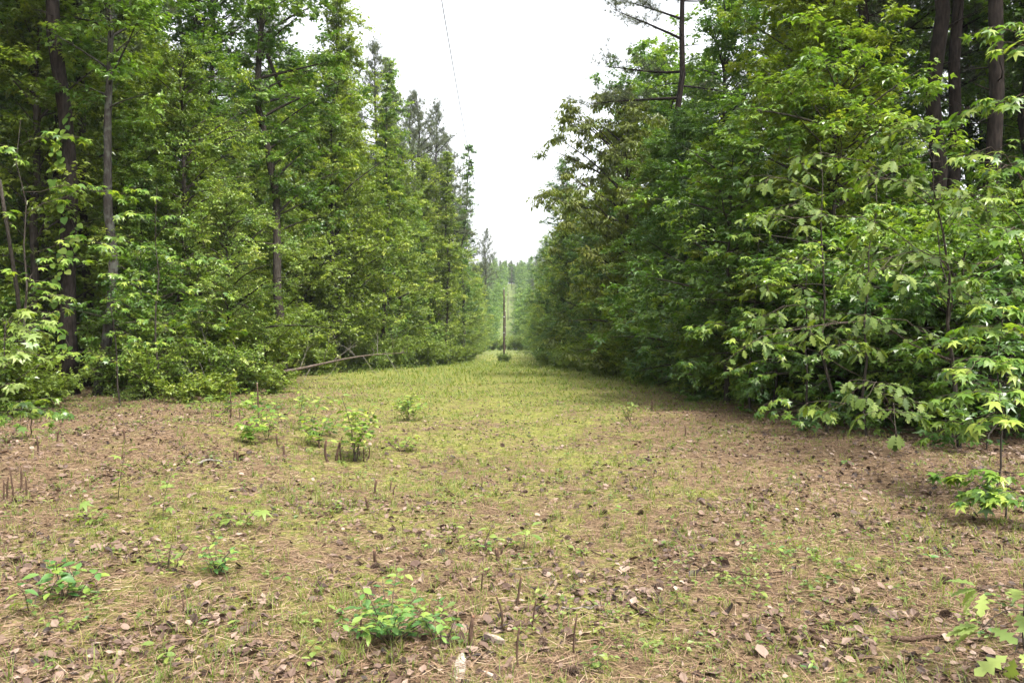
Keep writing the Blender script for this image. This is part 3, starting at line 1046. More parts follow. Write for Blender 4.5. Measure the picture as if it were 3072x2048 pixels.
# ------------------------------------------------------------------ fallen trunk
o = root("fallen_log", (0, 0, 0), "long pale fallen trunk lying propped on its broken branches", "log")
g = Geo()
A, B = at(770, 1128, 30.0), at(1215, 1056, 37.5)
k = 12
pts = np.array([A.lerp(B, i / (k - 1)) for i in range(k)])
pts[:, 2] += .10 * np.sin(np.linspace(0, math.pi, k)) - .05 * np.sin(np.linspace(0, 7, k))
tube(g, pts, np.linspace(.075, .014, k), 9, 0, .5, True, .05)
link("trunk", g.mesh("trunk", [M['log']], True), o)
rb = np.random.default_rng(3)
for i in range(15):
    t = .12 + .88 * i / 15 + rb.uniform(0, .04)
    p, d = along(pts, [t])
    down = i % 3 == 0
    az = rb.uniform(0, 6.28)
    e = -.9 if down else rb.uniform(.2, 1.2)
    L = (p[0][2] - gz(p[0][0], p[0][1]) + .1) / .75 if down else rb.uniform(.5, 1.7)
    L = max(L, .35)
    bp = limb_curve(p[0], az, e, L, 0 if down else rb.normal(0, .6), rb, 6)
    g = Geo()
    tube(g, bp, np.linspace(.013, .004, 6), 5, 0, .5)
    for q in range(4):
        u = rb.uniform(.3, .95)
        a, dd = along(bp, [u])
        e2 = a + (dd + rb.normal(0, .7, (1, 3))) * rb.uniform(.2, .5)
        e2[:, 2] = np.maximum(e2[:, 2], gz(e2[0, 0], e2[0, 1]) + .02)
        sticks(g, a, e2, .007, .003)
    link("branch", g.mesh("branch", [M['deadwood']], True), o)

o = root("fallen_log", on_ground(2035, 1150), "pale fallen log lying in the shade under the tree wall", "log", rz=.05)
g = Geo()
tube(g, [(-.2, .3, .06), (.4, .32, .09), (1.0, .30, .08), (1.6, .33, .10), (2.1, .30, .07)], [.06, .065, .06, .055, .04], 9, 0, .5, True, .06)
link("trunk", g.mesh("trunk", [M['deadwood']], True), o)

# leaning dead stems at the clearing's edge
for (a, b, r0, lab) in ((on_ground(112, 1205), at(62, 1050, 16.5), .05, "dark leaning dead stem beside the sweetgum sapling"),
                        (on_ground(75, 1180), at(2, 540, 21), .07, "curved dark stem leaning away behind the vine-covered pine"),):
    o = root("leaning_stem", (0, 0, 0), lab, "dead stem")
    g = Geo()
    m_ = a.lerp(b, .5) + Vector((.12, 0, 0))
    tube(g, [a + Vector((0, 0, -.1)), a.lerp(m_, .5), m_, m_.lerp(b, .5), b], np.linspace(r0, r0 * .6, 5), 7)
    link("stem", g.mesh("stem", [M['bark_gum']], True), o)
# bare grey twigs hanging in the yellowish shrubs
o = root("dead_brush", on_ground(575, 1190), "bleached bare dead twigs tangled in the sunlit shrubs", "dead brush")
for i in range(9):
    bp = limb_curve(np.array([rb.normal(0, .3), rb.normal(.2, .2), 0]), rb.uniform(2.2, 4.0), 1.2, rb.uniform(1.8, 3.4), rb.uniform(.2, 1.0), rb, 8)
    g = Geo()
    tube(g, bp, np.linspace(.014, .003, 8), 4)
    for q in range(5):
        a, dd = along(bp, [rb.uniform(.3, .95)])
        sticks(g, a, a + (dd + rb.normal(0, .6, (1, 3))) * rb.uniform(.2, .7), .005, .002)
    link("twig", g.mesh("twig", [M['deadwood']], True), o)


# ------------------------------------------------------------------ plants whose leaves can be picked apart
def one_leaf(T, mat, rnd, name="leaf", stalk=True):
    g = Geo()
    tv, tf = T
    v = tv.copy()
    v[:, 1] += .22
    g.add(v, tf, rnd)
    if stalk:
        sticks(g, [[0, 0, 0]], [[0, .24, 0.0]], .012, .010, 1)
    return g.mesh(name, [mat, M['twig']] if stalk else [mat], True)


LEAF = {}
for nm, T, mt in (("oak", OAK, 'oak'), ("star", STAR, 'gum'), ("oval", OVAL, 'bluegreen'), ("round", ROUND, 'gum'), ("weed", OVAL, 'weed'),
                  ("pale", OVAL, 'pale'), ("oakpale", OAK, 'oakpale'), ("palestar", STAR, 'pale'), ("smalloval", OVAL, 'small')):
    LEAF[nm] = [one_leaf(T, M[mt], r_) for r_ in (.15, .4, .6, .8, .97)]


def leaf_obj(kind, parent, pos, yd, nr, size, rng):
    o = link("leaf", LEAF[kind][int(rng.integers(0, 5))], parent)
    yd = Vector(yd).normalized()
    nr = Vector(nr)
    nr = (nr - nr.dot(yd) * yd).normalized()
    xd = yd.cross(nr)
    m = Matrix(((xd.x, yd.x, nr.x, 0), (xd.y, yd.y, nr.y, 0), (xd.z, yd.z, nr.z, 0), (0, 0, 0, 1)))
    o.matrix_basis = Matrix.Translation(Vector(pos)) @ m @ Matrix.Diagonal((size * rng.uniform(.72, 1.15), size, size * rng.uniform(.6, 1.8), 1))
    return o


def leafy_branch(thing, kind, pts, r0, nleaf, size, rng, droop=.4, spread=.9, twigs=0, start=.2, max_twig=.5, whorl=4):
    g = Geo()
    tube(g, pts, np.linspace(r0, .0025, len(pts)), 5, 0, .5)
    lines = [(pts, nleaf, start)]
    for i in range(twigs):
        u = .2 + .75 * (i + rng.uniform(0, .8)) / twigs
        a, d = along(pts, [u])
        sd_ = np.cross(d[0], [0, 0, 1.0]) * (1 if i % 2 else -1)
        tp_ = limb_curve(a[0], math.atan2(*(d[0] * .6 + sd_)[[1, 0]]), rng.normal(.12, .2), max_twig * rng.uniform(.5, 1.1), .5, rng, 4)
        tube(g, tp_, np.linspace(.005, .002, 4), 4, 0, .5, False)
        lines.append((tp_, 7, .3))
    br = link("branch", g.mesh("branch", [M['twig']], True), thing)
    for ln, nlf, s0 in lines:
        u = np.clip(np.concatenate([np.linspace(s0, 1, max(1, nlf - whorl)), np.full(min(whorl, nlf - 1), .99)]) + rng.normal(0, .02, nlf), 0, 1)
        q, d = along(ln, u)
        for j in range(nlf):
            sd_ = np.cross(d[j], [0, 0, 1.0])
            s = 1 if j % 2 else -1
            if j >= nlf - whorl:
                s = rng.uniform(-1, 1)
            yd = d[j] * .6 + sd_ * s * spread + rng.normal(0, .2, 3)
            yd[2] -= droop * rng.uniform(.4, 1.5)
            nr = np.array([0, 0, 1.0]) + rng.normal(0, .28, 3) + d[j] * .3
            leaf_obj(kind, br, q[j], yd, nr, size * rng.uniform(.65, 1.15), rng)
    return br


def sapling(name, label, base, top, r0, kind, branches, size, seed, cat="sapling", group=None, droop=.45, sp=.9):
    """branches: (height fraction, tip point in the world, leaves, twigs)"""
    rng = np.random.default_rng(seed)
    o = root(name, base, label, cat, group)
    b = np.zeros(3)
    t = np.array(top - base)
    k = 8
    tp_ = np.array([b + (t - b) * i / (k - 1) for i in range(k)])
    tp_[1:-1, :2] += rng.normal(0, .02, (k - 2, 2)) * t[2] * .6
    g = Geo()
    tube(g, np.vstack([[0, 0, -.06], tp_]), np.concatenate([[r0 * 1.2], np.linspace(r0, .004, k)]), 7)
    link("trunk", g.mesh("trunk", [M['bark_gum']], True), o)
    for (h, tip, nl_, tw__) in branches:
        a = along(tp_, [h])[0][0]
        e = np.array(tip - base)
        u = np.linspace(0, 1, 7)[:, None]
        pts = a * (1 - u) + e * u
        L = np.linalg.norm(e - a)
        pts[:, 2] += (L * .13) * np.sin(u[:, 0] * math.pi)
        pts[1:-1] += rng.normal(0, .018, (5, 3)) * L
        leafy_branch(o, kind, pts, .003 + .0022 * L, nl_, size, rng, droop, sp, tw__, .25, min(.55, .18 + .16 * L))
    return o


# big-leaved oak sapling and its neighbours beside the clearing
oakb = on_ground(2880, 1345)
sapling("oak_sapling", "big-leaved oak sapling reaching a long low branch out over the pine straw", oakb, at(2800, 420, 10.4), .035, "oak",
        [(.30, at(2185, 1075, 9.6), 13, 7), (.36, at(2420, 1010, 9.9), 8, 4), (.62, at(2330, 660, 10.2), 10, 6), (.60, at(2600, 850, 9.4), 8, 5),
         (.78, at(2390, 470, 10.8), 9, 6), (.80, at(2600, 560, 9.6), 8, 5), (.93, at(2720, 370, 10.2), 8, 5), (.72, at(2960, 560, 9.5), 7, 3),
         (.48, at(2700, 820, 9.2), 7, 4)], .175, 101)
sapling("oak_sapling", "low oak sapling spreading big leaves just above the shaded pine straw", on_ground(2700, 1330), at(2640, 1150, 10.2), .014, "oak",
        [(.4, at(2475, 1240, 9.6), 8, 4), (.6, at(2600, 1190, 9.3), 7, 3), (.7, at(2760, 1230, 9.6), 7, 3), (.9, at(2560, 1175, 9.9), 6, 2), (.5, at(2690, 1300, 9.0), 7, 3)], .165, 102)
sapling("sweetgum_sapling", "sweetgum sapling with star leaves cascading in front of the oak sapling", on_ground(2990, 1480), at(3010, 930, 8.2), .011, "star",
        [(.9, at(2880, 1000, 8.3), 9, 4), (.95, at(2985, 920, 8.0), 8, 3), (.78, at(2790, 1040, 8.4), 10, 4), (.7, at(2900, 1120, 7.7), 9, 4), (.66, at(3060, 1090, 7.8), 8, 4),
         (.5, at(2860, 1190, 7.7), 9, 4), (.5, at(3000, 1200, 7.4), 9, 4), (.35, at(2780, 1310, 8.2), 8, 3), (.4, at(2940, 1270, 7.5), 9, 3), (.85, at(3090, 980, 8.2), 8, 3)], .130, 103)
sapling("sweetgum_sapling", "small star-leaved sapling low on the pine straw below the cascading sweetgum", on_ground(3020, 1560), at(3030, 1420, 7.1), .01, "star",
        [(.7, at(2855, 1430, 7.3), 8, 3), (.6, at(2900, 1470, 7.0), 7, 3), (.9, at(2990, 1420, 6.9), 7, 2), (.5, at(3060, 1500, 6.6), 8, 3), (.5, at(2960, 1500, 6.8), 7, 2)], .12, 104)
sapling("sweetgum_sapling", "tall star-leaved sapling whose top leans in beside the dark pine trunks", on_ground(3110, 1330), at(3060, 60, 9.8), .04, "star",
        [(.95, at(2960, 90, 9.6), 9, 4), (.9, at(3040, 150, 9.2), 8, 4), (.8, at(2900, 330, 9.6), 9, 5), (.75, at(3030, 290, 9.2), 8, 4), (.65, at(2870, 470, 9.4), 10, 5),
         (.6, at(2990, 520, 9.0), 9, 5), (.55, at(2880, 620, 9.4), 9, 5), (.45, at(3000, 720, 8.9), 8, 4), (.4, at(2900, 840, 9.2), 9, 4)], .135, 105)
sapling("sweetgum_sapling", "low star-leaved sapling fanning over the straw at the shade's edge", on_ground(2480, 1275), at(2420, 1230, 12.4), .01, "star",
        [(.6, at(2290, 1215, 12.4), 9, 3), (.6, at(2400, 1265, 12.0), 8, 3), (.7, at(2330, 1240, 12.6), 8, 2), (.8, at(2480, 1245, 12.0), 7, 2)], .14, 106)
def auto_sapling(name, label, px, d, h, kind, nb_, size, seed, az0=math.pi * 1.2):
    """sapling leaning its leafy branches out towards the open clearing"""
    rng = np.random.default_rng(seed)
    x, y = at(px, 0, d).xy
    b = Vector((x, y, gz(x, y)))
    br = []
    for i in range(nb_):
        f = .22 + .76 * i / nb_
        a = az0 + rng.normal(0, .75)
        L = h * .42 * (1.15 - .6 * f) * rng.uniform(.7, 1.2)
        br.append((f, b + Vector((math.cos(a) * L, math.sin(a) * L, h * f + L * rng.uniform(-.05, .3))), 8, 3))
    return sapling(name, label, b, b + Vector((rng.normal(0, .1), rng.normal(0, .1), h)), .01 + .004 * h, kind, br, size, seed)


auto_sapling("sweetgum_sapling", "star-leaved sapling between the low fan-shaped sapling and the dark pine trunks", 2420, 14.5, 3.6, "star", 10, .13, 111)
auto_sapling("sweetgum_sapling", "slim star-leaved sapling behind the oak's long low branch", 2600, 12.5, 4.2, "star", 10, .13, 112)
auto_sapling("oak_sapling", "second oak sapling rising between the long-branched oak and the tall star-leaved sapling", 2860, 11.6, 3.8, "oak", 8, .18, 113)
auto_sapling("sweetgum_sapling", "star-leaved sapling at the corner where the tree wall meets the open shade", 2250, 17.0, 4.0, "star", 10, .16, 114)
auto_sapling("oak_sapling", "slender oak sapling between the long-branched oak and the wall of trees", 2480, 13.4, 5.0, "oak", 9, .18, 115)
auto_sapling("sweetgum_sapling", "star-leaved sapling standing just in front of the lichen-patched grey tree", 360, 18.5, 3.4, "star", 9, .13, 116, -.9)
auto_sapling("sweetgum_sapling", "star-leaved sapling reaching from beside the grey tree toward the sunlit shrubs", 470, 20.5, 5.6, "star", 10, .17, 117, -.7)
auto_sapling("sweetgum_sapling", "high star-leaved sapling with leaves across the vine-covered pine", 90, 17.5, 6.5, "star", 10, .17, 118, -.6)
for i, (px, d, s_) in enumerate([(2180, 19, .95), (2330, 17.5, .9), (2470, 17, .9), (2640, 16.5, .6), (2800, 15.5, .55), (2960, 14.5, .5), (3090, 13.5, .55), (2560, 19, .9), (2880, 18, .55)]):
    plant('under', i, *at(px, 0, d).xy, s_, i * 1.3, "understory tree closing the shade behind the big-leaved oak sapling", "understory trees behind the oak sapling", "understory_tree")
for i, (px, d, s_) in enumerate([(2070, 24.5, 1.0), (2160, 22, .95), (2240, 20.5, 1.0), (2330, 18.8, .9), (2420, 17.4, 1.0), (2540, 16, .9), (2660, 14.8, .95), (2790, 13.8, .9), (2900, 12.8, .85), (3020, 12, .9), (2300, 22, 1.1),
                                (2460, 20, 1.1), (2640, 18.5, 1.1), (2840, 17, 1.05), (3000, 15.5, 1.0), (2120, 27, 1.1), (1990, 29, 1.0)]):
    plant('bough', i, *at(px, 0, d).xy, s_, i * 1.9, "low spreading sapling hanging its boughs close to the shaded pine straw", "low boughs along the shaded edge", "understory_tree", mat=('gum', 'gum_deep')[i % 2])
# oak seedling with large leaves near the camera
ck = on_ground(3085, 2020)
sapling("oak_seedling", "large-leaved oak seedling springing from the pine straw with pale green leaves", ck, ck + Vector((.02, .05, .42)), .008, "oakpale",
        [(.9, ck + Vector((-.20, .02, .40)), 6, 0), (.7, ck + Vector((-.24, -.06, .25)), 6, 0), (.5, ck + Vector((-.13, -.12, .15)), 5, 0), (1, ck + Vector((-.02, -.06, .5)), 5, 0),
         (.8, ck + Vector((.18, .1, .4)), 5, 0)], .17, 107, "seedling", droop=.12)
# pale sweetgum sapling on the other edge
sapling("sweetgum_sapling", "pale star-leaved sapling arching up at the clearing's edge before the vine-covered pine", on_ground(-40, 1330), at(20, 960, 11.4), .022, "palestar",
        [(.9, at(185, 885, 11.2), 10, 3), (.8, at(150, 960, 11.0), 9, 3), (.7, at(90, 1000, 10.8), 9, 3), (.55, at(60, 1060, 10.6), 10, 3), (.95, at(60, 930, 11.6), 8, 2), (.3, at(40, 1150, 10.8), 8, 2)], .135, 108)
sapling("broadleaf_seedling", "low leafy seedlings crowding the shaded edge under the pale sweetgum sapling", on_ground(90, 1310), at(95, 1200, 12.0), .01, "star",
        [(.8, at(40, 1210, 11.8), 8, 3), (.6, at(150, 1265, 11.4), 8, 3), (.5, at(60, 1275, 11.2), 8, 2), (.9, at(130, 1200, 12.4), 8, 2), (.5, at(0, 1260, 11.6), 8, 2), (.6, at(200, 1240, 12.5), 8, 2)], .12, 109)

# climbing vine on the pine
o = root("climbing_vine", (*at(205, 0, 23).xy, gz(-12.9, 22.7)), "round-leaved vine climbing the thick dark pine trunk", "vine")
rv = np.random.default_rng(9)
vz = np.linspace(-.05, 8.5, 40)
tco = np.zeros(len(PROTO['pine'][2][0].vertices) * 3, np.float32)
PROTO['pine'][2][0].vertices.foreach_get("co", tco)
tco = tco.reshape(-1, 3)[:140].reshape(14, 10, 3).mean(1)
tcx = np.cos(.3) * tco[:, 0] - np.sin(.3) * tco[:, 1]
tcy = np.sin(.3) * tco[:, 0] + np.cos(.3) * tco[:, 1]
vx, vy = np.interp(vz, tco[:, 2], tcx), np.interp(vz, tco[:, 2], tcy)
vp = np.stack([vx + .25 * np.sin(vz * 1.7), vy - .02 - .24 * np.abs(np.cos(vz * 1.7)), vz], -1)
g = Geo()
tube(g, vp, np.linspace(.014, .005, 40), 5)
st_ = link("stem", g.mesh("stem", [M['twig']], True), o)
for i in range(90):
    q, d = along(vp, [rv.uniform(.12, 1)])
    off = np.array([rv.normal(0, .13), -abs(rv.normal(.08, .08)), rv.normal(0, .05)])
    leaf_obj("round", st_, q[0] + off, (rv.normal(0, .5), -.6, -.7), (0, -.8, .7), rv.uniform(.14, .26), rv)

# bushes and seedlings out in the clearing
def seedling(name, label, base, h, kind, nst, nlf, size, seed, cat, group=None, spread=.5, lean=0.0, woody=.004, twigs=0):
    rng = np.random.default_rng(seed)
    o = root(name, base, label, cat, group)
    for i in range(nst):
        az = i * 2.4 + rng.normal(0, .4)
        L = h * rng.uniform(.7, 1.15)
        pts = limb_curve(np.array([rng.normal(0, .02), rng.normal(0, .02), -.02]) * (1 if nst > 1 else .3), az, math.pi / 2 - spread * rng.uniform(.2, 1.2) - lean, L, .35, rng, 6)
        g = Geo()
        tube(g, pts, np.linspace(woody, woody * .4, 6), 5)
        st = link("stem", g.mesh("stem", [M['twig']], True), o)
        lines = [(pts, nlf)]
        for k_ in range(twigs):
            a, d = along(pts, [rng.uniform(.3, .9)])
            lines.append((limb_curve(a[0], rng.uniform(0, 6.28), rng.uniform(.1, .8), h * rng.uniform(.2, .45), .3, rng, 4), max(3, nlf // 2)))
        for ln, nn_ in lines:
            u = np.linspace(.28, 1, nn_)
            q, d = along(ln, u)
            for j in range(nn_):
                a = j * 2.4 + rng.uniform(0, 1)
                yd = np.array([math.cos(a), math.sin(a), rng.uniform(-.25, .45)])
                leaf_obj(kind, st, q[j], yd, (rng.normal(0, .25), rng.normal(0, .25) - .15, 1), size * rng.uniform(.6, 1.15), rng)
    return o


seedling("leafy_bush", "small glossy-leaved bush on a leaning stem standing alone in the clearing", on_ground(1066, 1385), .82, "smalloval", 5, 14, .12, 201, "bush", spread=.45, woody=.008, twigs=4)
seedling("leafy_bush", "low rounded bush just behind the glossy-leaved bush", on_ground(1222, 1262), .6, "smalloval", 6, 12, .12, 202, "bush", spread=.7, woody=.006, twigs=3)
seedling("leafy_bush", "small sprawling bush at the foot of the glossy-leaved bush", on_ground(1205, 1355), .32, "smalloval", 5, 9, .10, 203, "bush", spread=.9)
for i, (px, py, h) in enumerate([(925, 1335, .75), (960, 1340, .6), (900, 1290, .6), (800, 1320, .45), (770, 1290, .5), (850, 1270, .5), (720, 1260, .5), (680, 1240, .55), (830, 1230, .5), (900, 1225, .45), (770, 1225, .6), (990, 1310, .4), (640, 1270, .45), (740, 1330, .35), (590, 1240, .5)]):
    seedling("broadleaf_seedling", "leafy seedling in the scrubby patch beside the glossy-leaved bush", on_ground(px, py), h, ("smalloval", "star", "weed")[i % 3], 3, 9, .11, 210 + i, "seedling", "seedlings in the scrubby patch", .55, twigs=1)
seedling("blueberry_bush", "low bright green bush of small oval leaves among cut stems", on_ground(1165, 1925), .36, "oval", 13, 12, .066, 240, "bush", spread=.95, twigs=1)
seedling("blueberry_bush", "small oval-leaved sprout between the bright bush and the thick cut stem", on_ground(1325, 1945), .24, "oval", 3, 8, .062, 241, "bush", spread=.5)
seedling("blueberry_bush", "low oval-leaved bush in the drift of dead leaves", on_ground(640, 1720), .26, "oval", 8, 9, .06, 242, "bush", spread=.9)
seedling("blueberry_bush", "sparse oval-leaved sprouts beside the bush in dead leaves", on_ground(510, 1720), .25, "weed", 5, 8, .058, 243, "bush", spread=.8)
seedling("blueberry_bush", "glossy green sprouts with upright oval leaves in dead leaves", on_ground(205, 1800), .30, "oval", 5, 8, .09, 244, "seedling", spread=.5)
seedling("blueberry_bush", "dark-stemmed sprout with drooping leaves beside the glossy sprouts", on_ground(100, 1830), .28, "oval", 3, 7, .09, 245, "seedling", spread=.5)
seedling("whorled_seedling", "whitish-green seedling with a single whorl of broad leaves", on_ground(1572, 1655), .24, "pale", 1, 9, .12, 246, "seedling", spread=.1)
seedling("broadleaf_seedling", "pale seedling rising among short cut stubs", on_ground(1432, 1650), .26, "pale", 2, 7, .085, 247, "seedling", spread=.4)
seedling("broadleaf_seedling", "small pale seedling behind the forked stub", on_ground(1515, 1650), .16, "pale", 1, 6, .08, 248, "seedling", spread=.4)
seedling("tall_seedling", "thin seedling topped by a few large heart-shaped leaves", on_ground(352, 1500), .45, "palestar", 1, 6, .11, 249, "seedling", spread=.15)
seedling("tall_seedling", "dark-stemmed seedling with bright yellow-green top leaves", on_ground(490, 1560), .40, "palestar", 1, 6, .10, 250, "seedling", spread=.15)
seedling("broadleaf_seedling", "low star-leaved seedling on bare pine straw", on_ground(715, 1580), .2, "palestar", 2, 6, .10, 251, "seedling", spread=.7)
seedling("broadleaf_seedling", "pale star-leaved sprout beside dead leaves and thin stems", on_ground(265, 1580), .22, "palestar", 2, 6, .10, 252, "seedling", spread=.7)
seedling("heart_leaf_seedling", "bright yellow heart-leaved seedling at the shaded edge", on_ground(75, 1320), .5, "pale", 1, 5, .17, 253, "seedling", spread=.15)
seedling("tall_seedling", "grassy weed clump standing alone on the straw near the shade", on_ground(1885, 1262), .38, "weed", 7, 8, .09, 254, "weed", spread=.4)

# scattered weeds
rw = np.random.default_rng(33)
WEEDS = []
for i in range(70):
    px = rw.uniform(0, 3072)
    py = 1330 + 700 * rw.beta(1.3, 1.2)
    p = on_ground(px, py)
    if p.x > xr(p.y) - .3 or p.x < xl(p.y) + .5:
        continue
    seedling("ground_weed", "small green weed sprouting from the pine straw of the clearing", p, rw.uniform(.06, .15), ("weed", "oval", "weed", "pale")[i % 4], int(rw.integers(1, 4)), 5, rw.uniform(.035, .065), 300 + i, "weed", "weeds scattered over the clearing", .7, woody=.002)

# ------------------------------------------------------------------ cut stems
STUBS = [(1422, 1955, 1857, 14, 8), (1557, 2006, 1890, 7, 1), (1722, 1960, 1841, 6, -1), (1500, 1890, 1787, 7, -4), (1546, 1830, 1733, 8, 8), (1597, 1881, 1795, 5, 14),
         (1446, 1773, 1708, 5, -4), (1489, 1690, 1649, 12, -4), (1509, 1668, 1641, 7, 3), (1130, 1692, 1652, 10, -3), (1129, 1481, 1443, 7, 2), (1097, 1530, 1492, 7, 1),
         (1075, 1936, 1860, 6, -2), (985, 1387, 1322, 8, 0), (1007, 1383, 1329, 8, 1), (1025, 1380, 1310, 4, 3), (850, 1368, 1337, 7, 1), (714, 1380, 1356, 9, -2),
         (836, 1342, 1302, 6, 0), (960, 1346, 1295, 5, 0), (1184, 1484, 1455, 4, 4), (1167, 1475, 1445, 4, 2), (1090, 1382, 1345, 4, 0), (1100, 1378, 1340, 4, 1),
         (20, 1500, 1430, 5, 0), (35, 1510, 1400, 5, 2), (60, 1470, 1400, 5, 1), (8, 1505, 1440, 5, 0), (78, 1490, 1430, 5, 0), (110, 1360, 1310, 5, 4), (170, 1325, 1290, 5, 4), (372, 1330, 1290, 6, 0),
         (700, 1380, 1352, 5, 0), (540, 1840, 1790, 4, 2), (1440, 1460, 1430, 3, 1), (1700, 1500, 1470, 3, 0), (2104, 1405, 1385, 4, -2), (2370, 1528, 1503, 4, -2), (1780, 1738, 1712, 4, 0), (2030, 1825, 1775, 4, 2),
         (2055, 1310, 1275, 4, 2), (690, 1255, 1175, 4, 0), (775, 1275, 1150, 5, 0), (1955, 1230, 1200, 4, 0), (640, 1640, 1615, 4, 1)]
for i, (px, by, ty, w, lean) in enumerate(STUBS):
    p = on_ground(px, by)
    h = (by - ty) / FPX * p.y
    r_ = max(.0035, w / FPX * p.y * .5)
    o = root("cut_stem", p, "thick dark cut stem with an angled red-tipped top near the bright green bush" if i == 0 else
             "bare brown sapling stem cut off at the top, standing in the clearing", "cut stem", None if i == 0 else "cut stems standing in the clearing")
    g = Geo()
    k = 6
    lx = lean / FPX * p.y + rw.normal(0, .09) * h
    cv = rw.normal(0, .012)
    ly = rw.normal(0, .018) * h
    pts = [(lx * j / (k - 1) + cv * math.sin(math.pi * j / (k - 1)), rw.normal(0, .002) + ly * j, -.03 + (h + .03) * j / (k - 1)) for j in range(k)]
    tube(g, pts, np.linspace(r_ * 1.12, r_ * .85, k), 7, 0, .5, True, .05)
    link("stem", g.mesh("stem", [M['stub']], True), o)
    g = Geo()
    a_ = np.array(pts[-1])
    tube(g, [a_, a_ + np.array([r_ * .3, 0, r_ * .9])], [r_ * .84, r_ * .25], 7)
    link("cut_tip", g.mesh("cut_tip", [M['cutwood']], True), o)

# ------------------------------------------------------------------ pine cones
def cone_meshes():
    g = Geo()
    tube(g, [(0, 0, -.045), (0, 0, 0), (0, 0, .04)], [.012, .016, .006], 6, 0, .1)
    core = g.mesh("core", [M['cone']], True)
    g = Geo()
    rng = np.random.default_rng(4)
    N = 64
    i = np.arange(N)
    u = i / (N - 1)
    a = i * 2.39996
    rr = .033 * np.sin(np.pi * (.14 + .80 * u)) ** .8
    z = -.042 + .088 * u
    c = np.stack([np.cos(a), np.sin(a), np.zeros(N)], -1)
    yd = c + np.array([0, 0, 1.0]) * (-.25 + 1.1 * u)[:, None]
    nr = np.array([0, 0, 1.0]) - c * .4
    pos = c * (rr * .25)[:, None] + np.stack([0 * u, 0 * u, z], -1)
    leaves(g, T_of([(0, 0, 0), (-.38, .7, 0), (0, 1, .12), (.38, .7, 0), (0, .6, .14)], [[0, 4, 1], [1, 4, 2], [4, 3, 2], [0, 3, 4]]), pos, yd, nr, rr * 1.15, rng.uniform(0, .75, N))
    return core, g.mesh("scales", [M['cone']])


CONE = cone_meshes()
C2 = [(930, 438), (1020, 507), (1130, 670), (1455, 625), (1660, 625), (430, 745), (205, 762), (90, 912), (185, 930), (1255, 765), (1118, 1185), (1120, 1350), (1280, 1525), (1765, 1045), (1470, 695), (280, 725)]
C3 = [(985, 692), (1150, 692), (1075, 722), (935, 1115), (1470, 1205), (1470, 1015), (725, 312), (1570, 888), (855, 640), (1330, 608)]
for i, (cx, cy_) in enumerate([(1024 + a / 1.8486, 1200 + b / 1.8486) for a, b in C2] + [(2048 + a / 1.8486, 1200 + b / 1.8486) for a, b in C3]):
    p = on_ground(cx, cy_ + 6)
    s = rw.uniform(.58, .85)
    o = root("pine_cone", (p.x, p.y, p.z + .024 * s), "dark open pine cone lying on the mossy pine straw", "pine cone", "pine cones on the ground", 0, s)
    o.rotation_euler = (rw.uniform(1.0, 1.9), rw.uniform(-.3, .3), rw.uniform(0, 6.28))
    link("core", CONE[0], o)
    link("scales", CONE[1], o)["kind"] = "stuff"

# ------------------------------------------------------------------ sticks and wood pieces
S2 = [[(525, 460), (600, 525), (740, 580)], [(1570, 1130), (1680, 1205), (1830, 1255)], [(1225, 1175), (1380, 1175), (1480, 1110)], [(1100, 1470), (1215, 1490)],
      [(1175, 1530), (1300, 1490), (1440, 1562)], [(760, 800), (850, 895)], [(40, 600), (150, 565), (270, 570)], [(1330, 985), (1480, 990)], [(1420, 205), (1640, 235), (1810, 210)],
      [(1180, 540), (1330, 570)], [(945, 950), (1055, 955)], [(1445, 1265), (1470, 1340), (1530, 1365)], [(1380, 850), (1480, 885)], [(480, 1200), (590, 1180)]]
S3 = [[(100, 955), (250, 970), (420, 1000), (600, 960)], [(370, 1045), (500, 1085), (620, 1120)], [(880, 790), (1080, 785), (1230, 755)], [(1150, 815), (1290, 780)],
      [(1170, 1360), (1340, 1345), (1580, 1310)], [(690, 1325), (850, 1390)], [(545, 1290), (820, 1300)], [(1395, 1335), (1540, 1385)], [(60, 755), (220, 765)], [(850, 960), (990, 1030)], [(1600, 1420), (1760, 1440)]]
S1 = [[(770, 370), (830, 405), (950, 435), (1040, 430)], [(1090, 365), (1150, 345), (1230, 352)], [(1080, 240), (1140, 245)], [(580, 630), (740, 650)], [(1100, 260), (1215, 275)], [(1750, 580), (1830, 610)], [(1330, 460), (1400, 470)]]
thick = {(2, 4): .016, (2, 5): .014, (1, 1): .009, (0, 1): .016, (2, 0): .009}
pale = {(0, 1), (1, 2), (1, 10)}
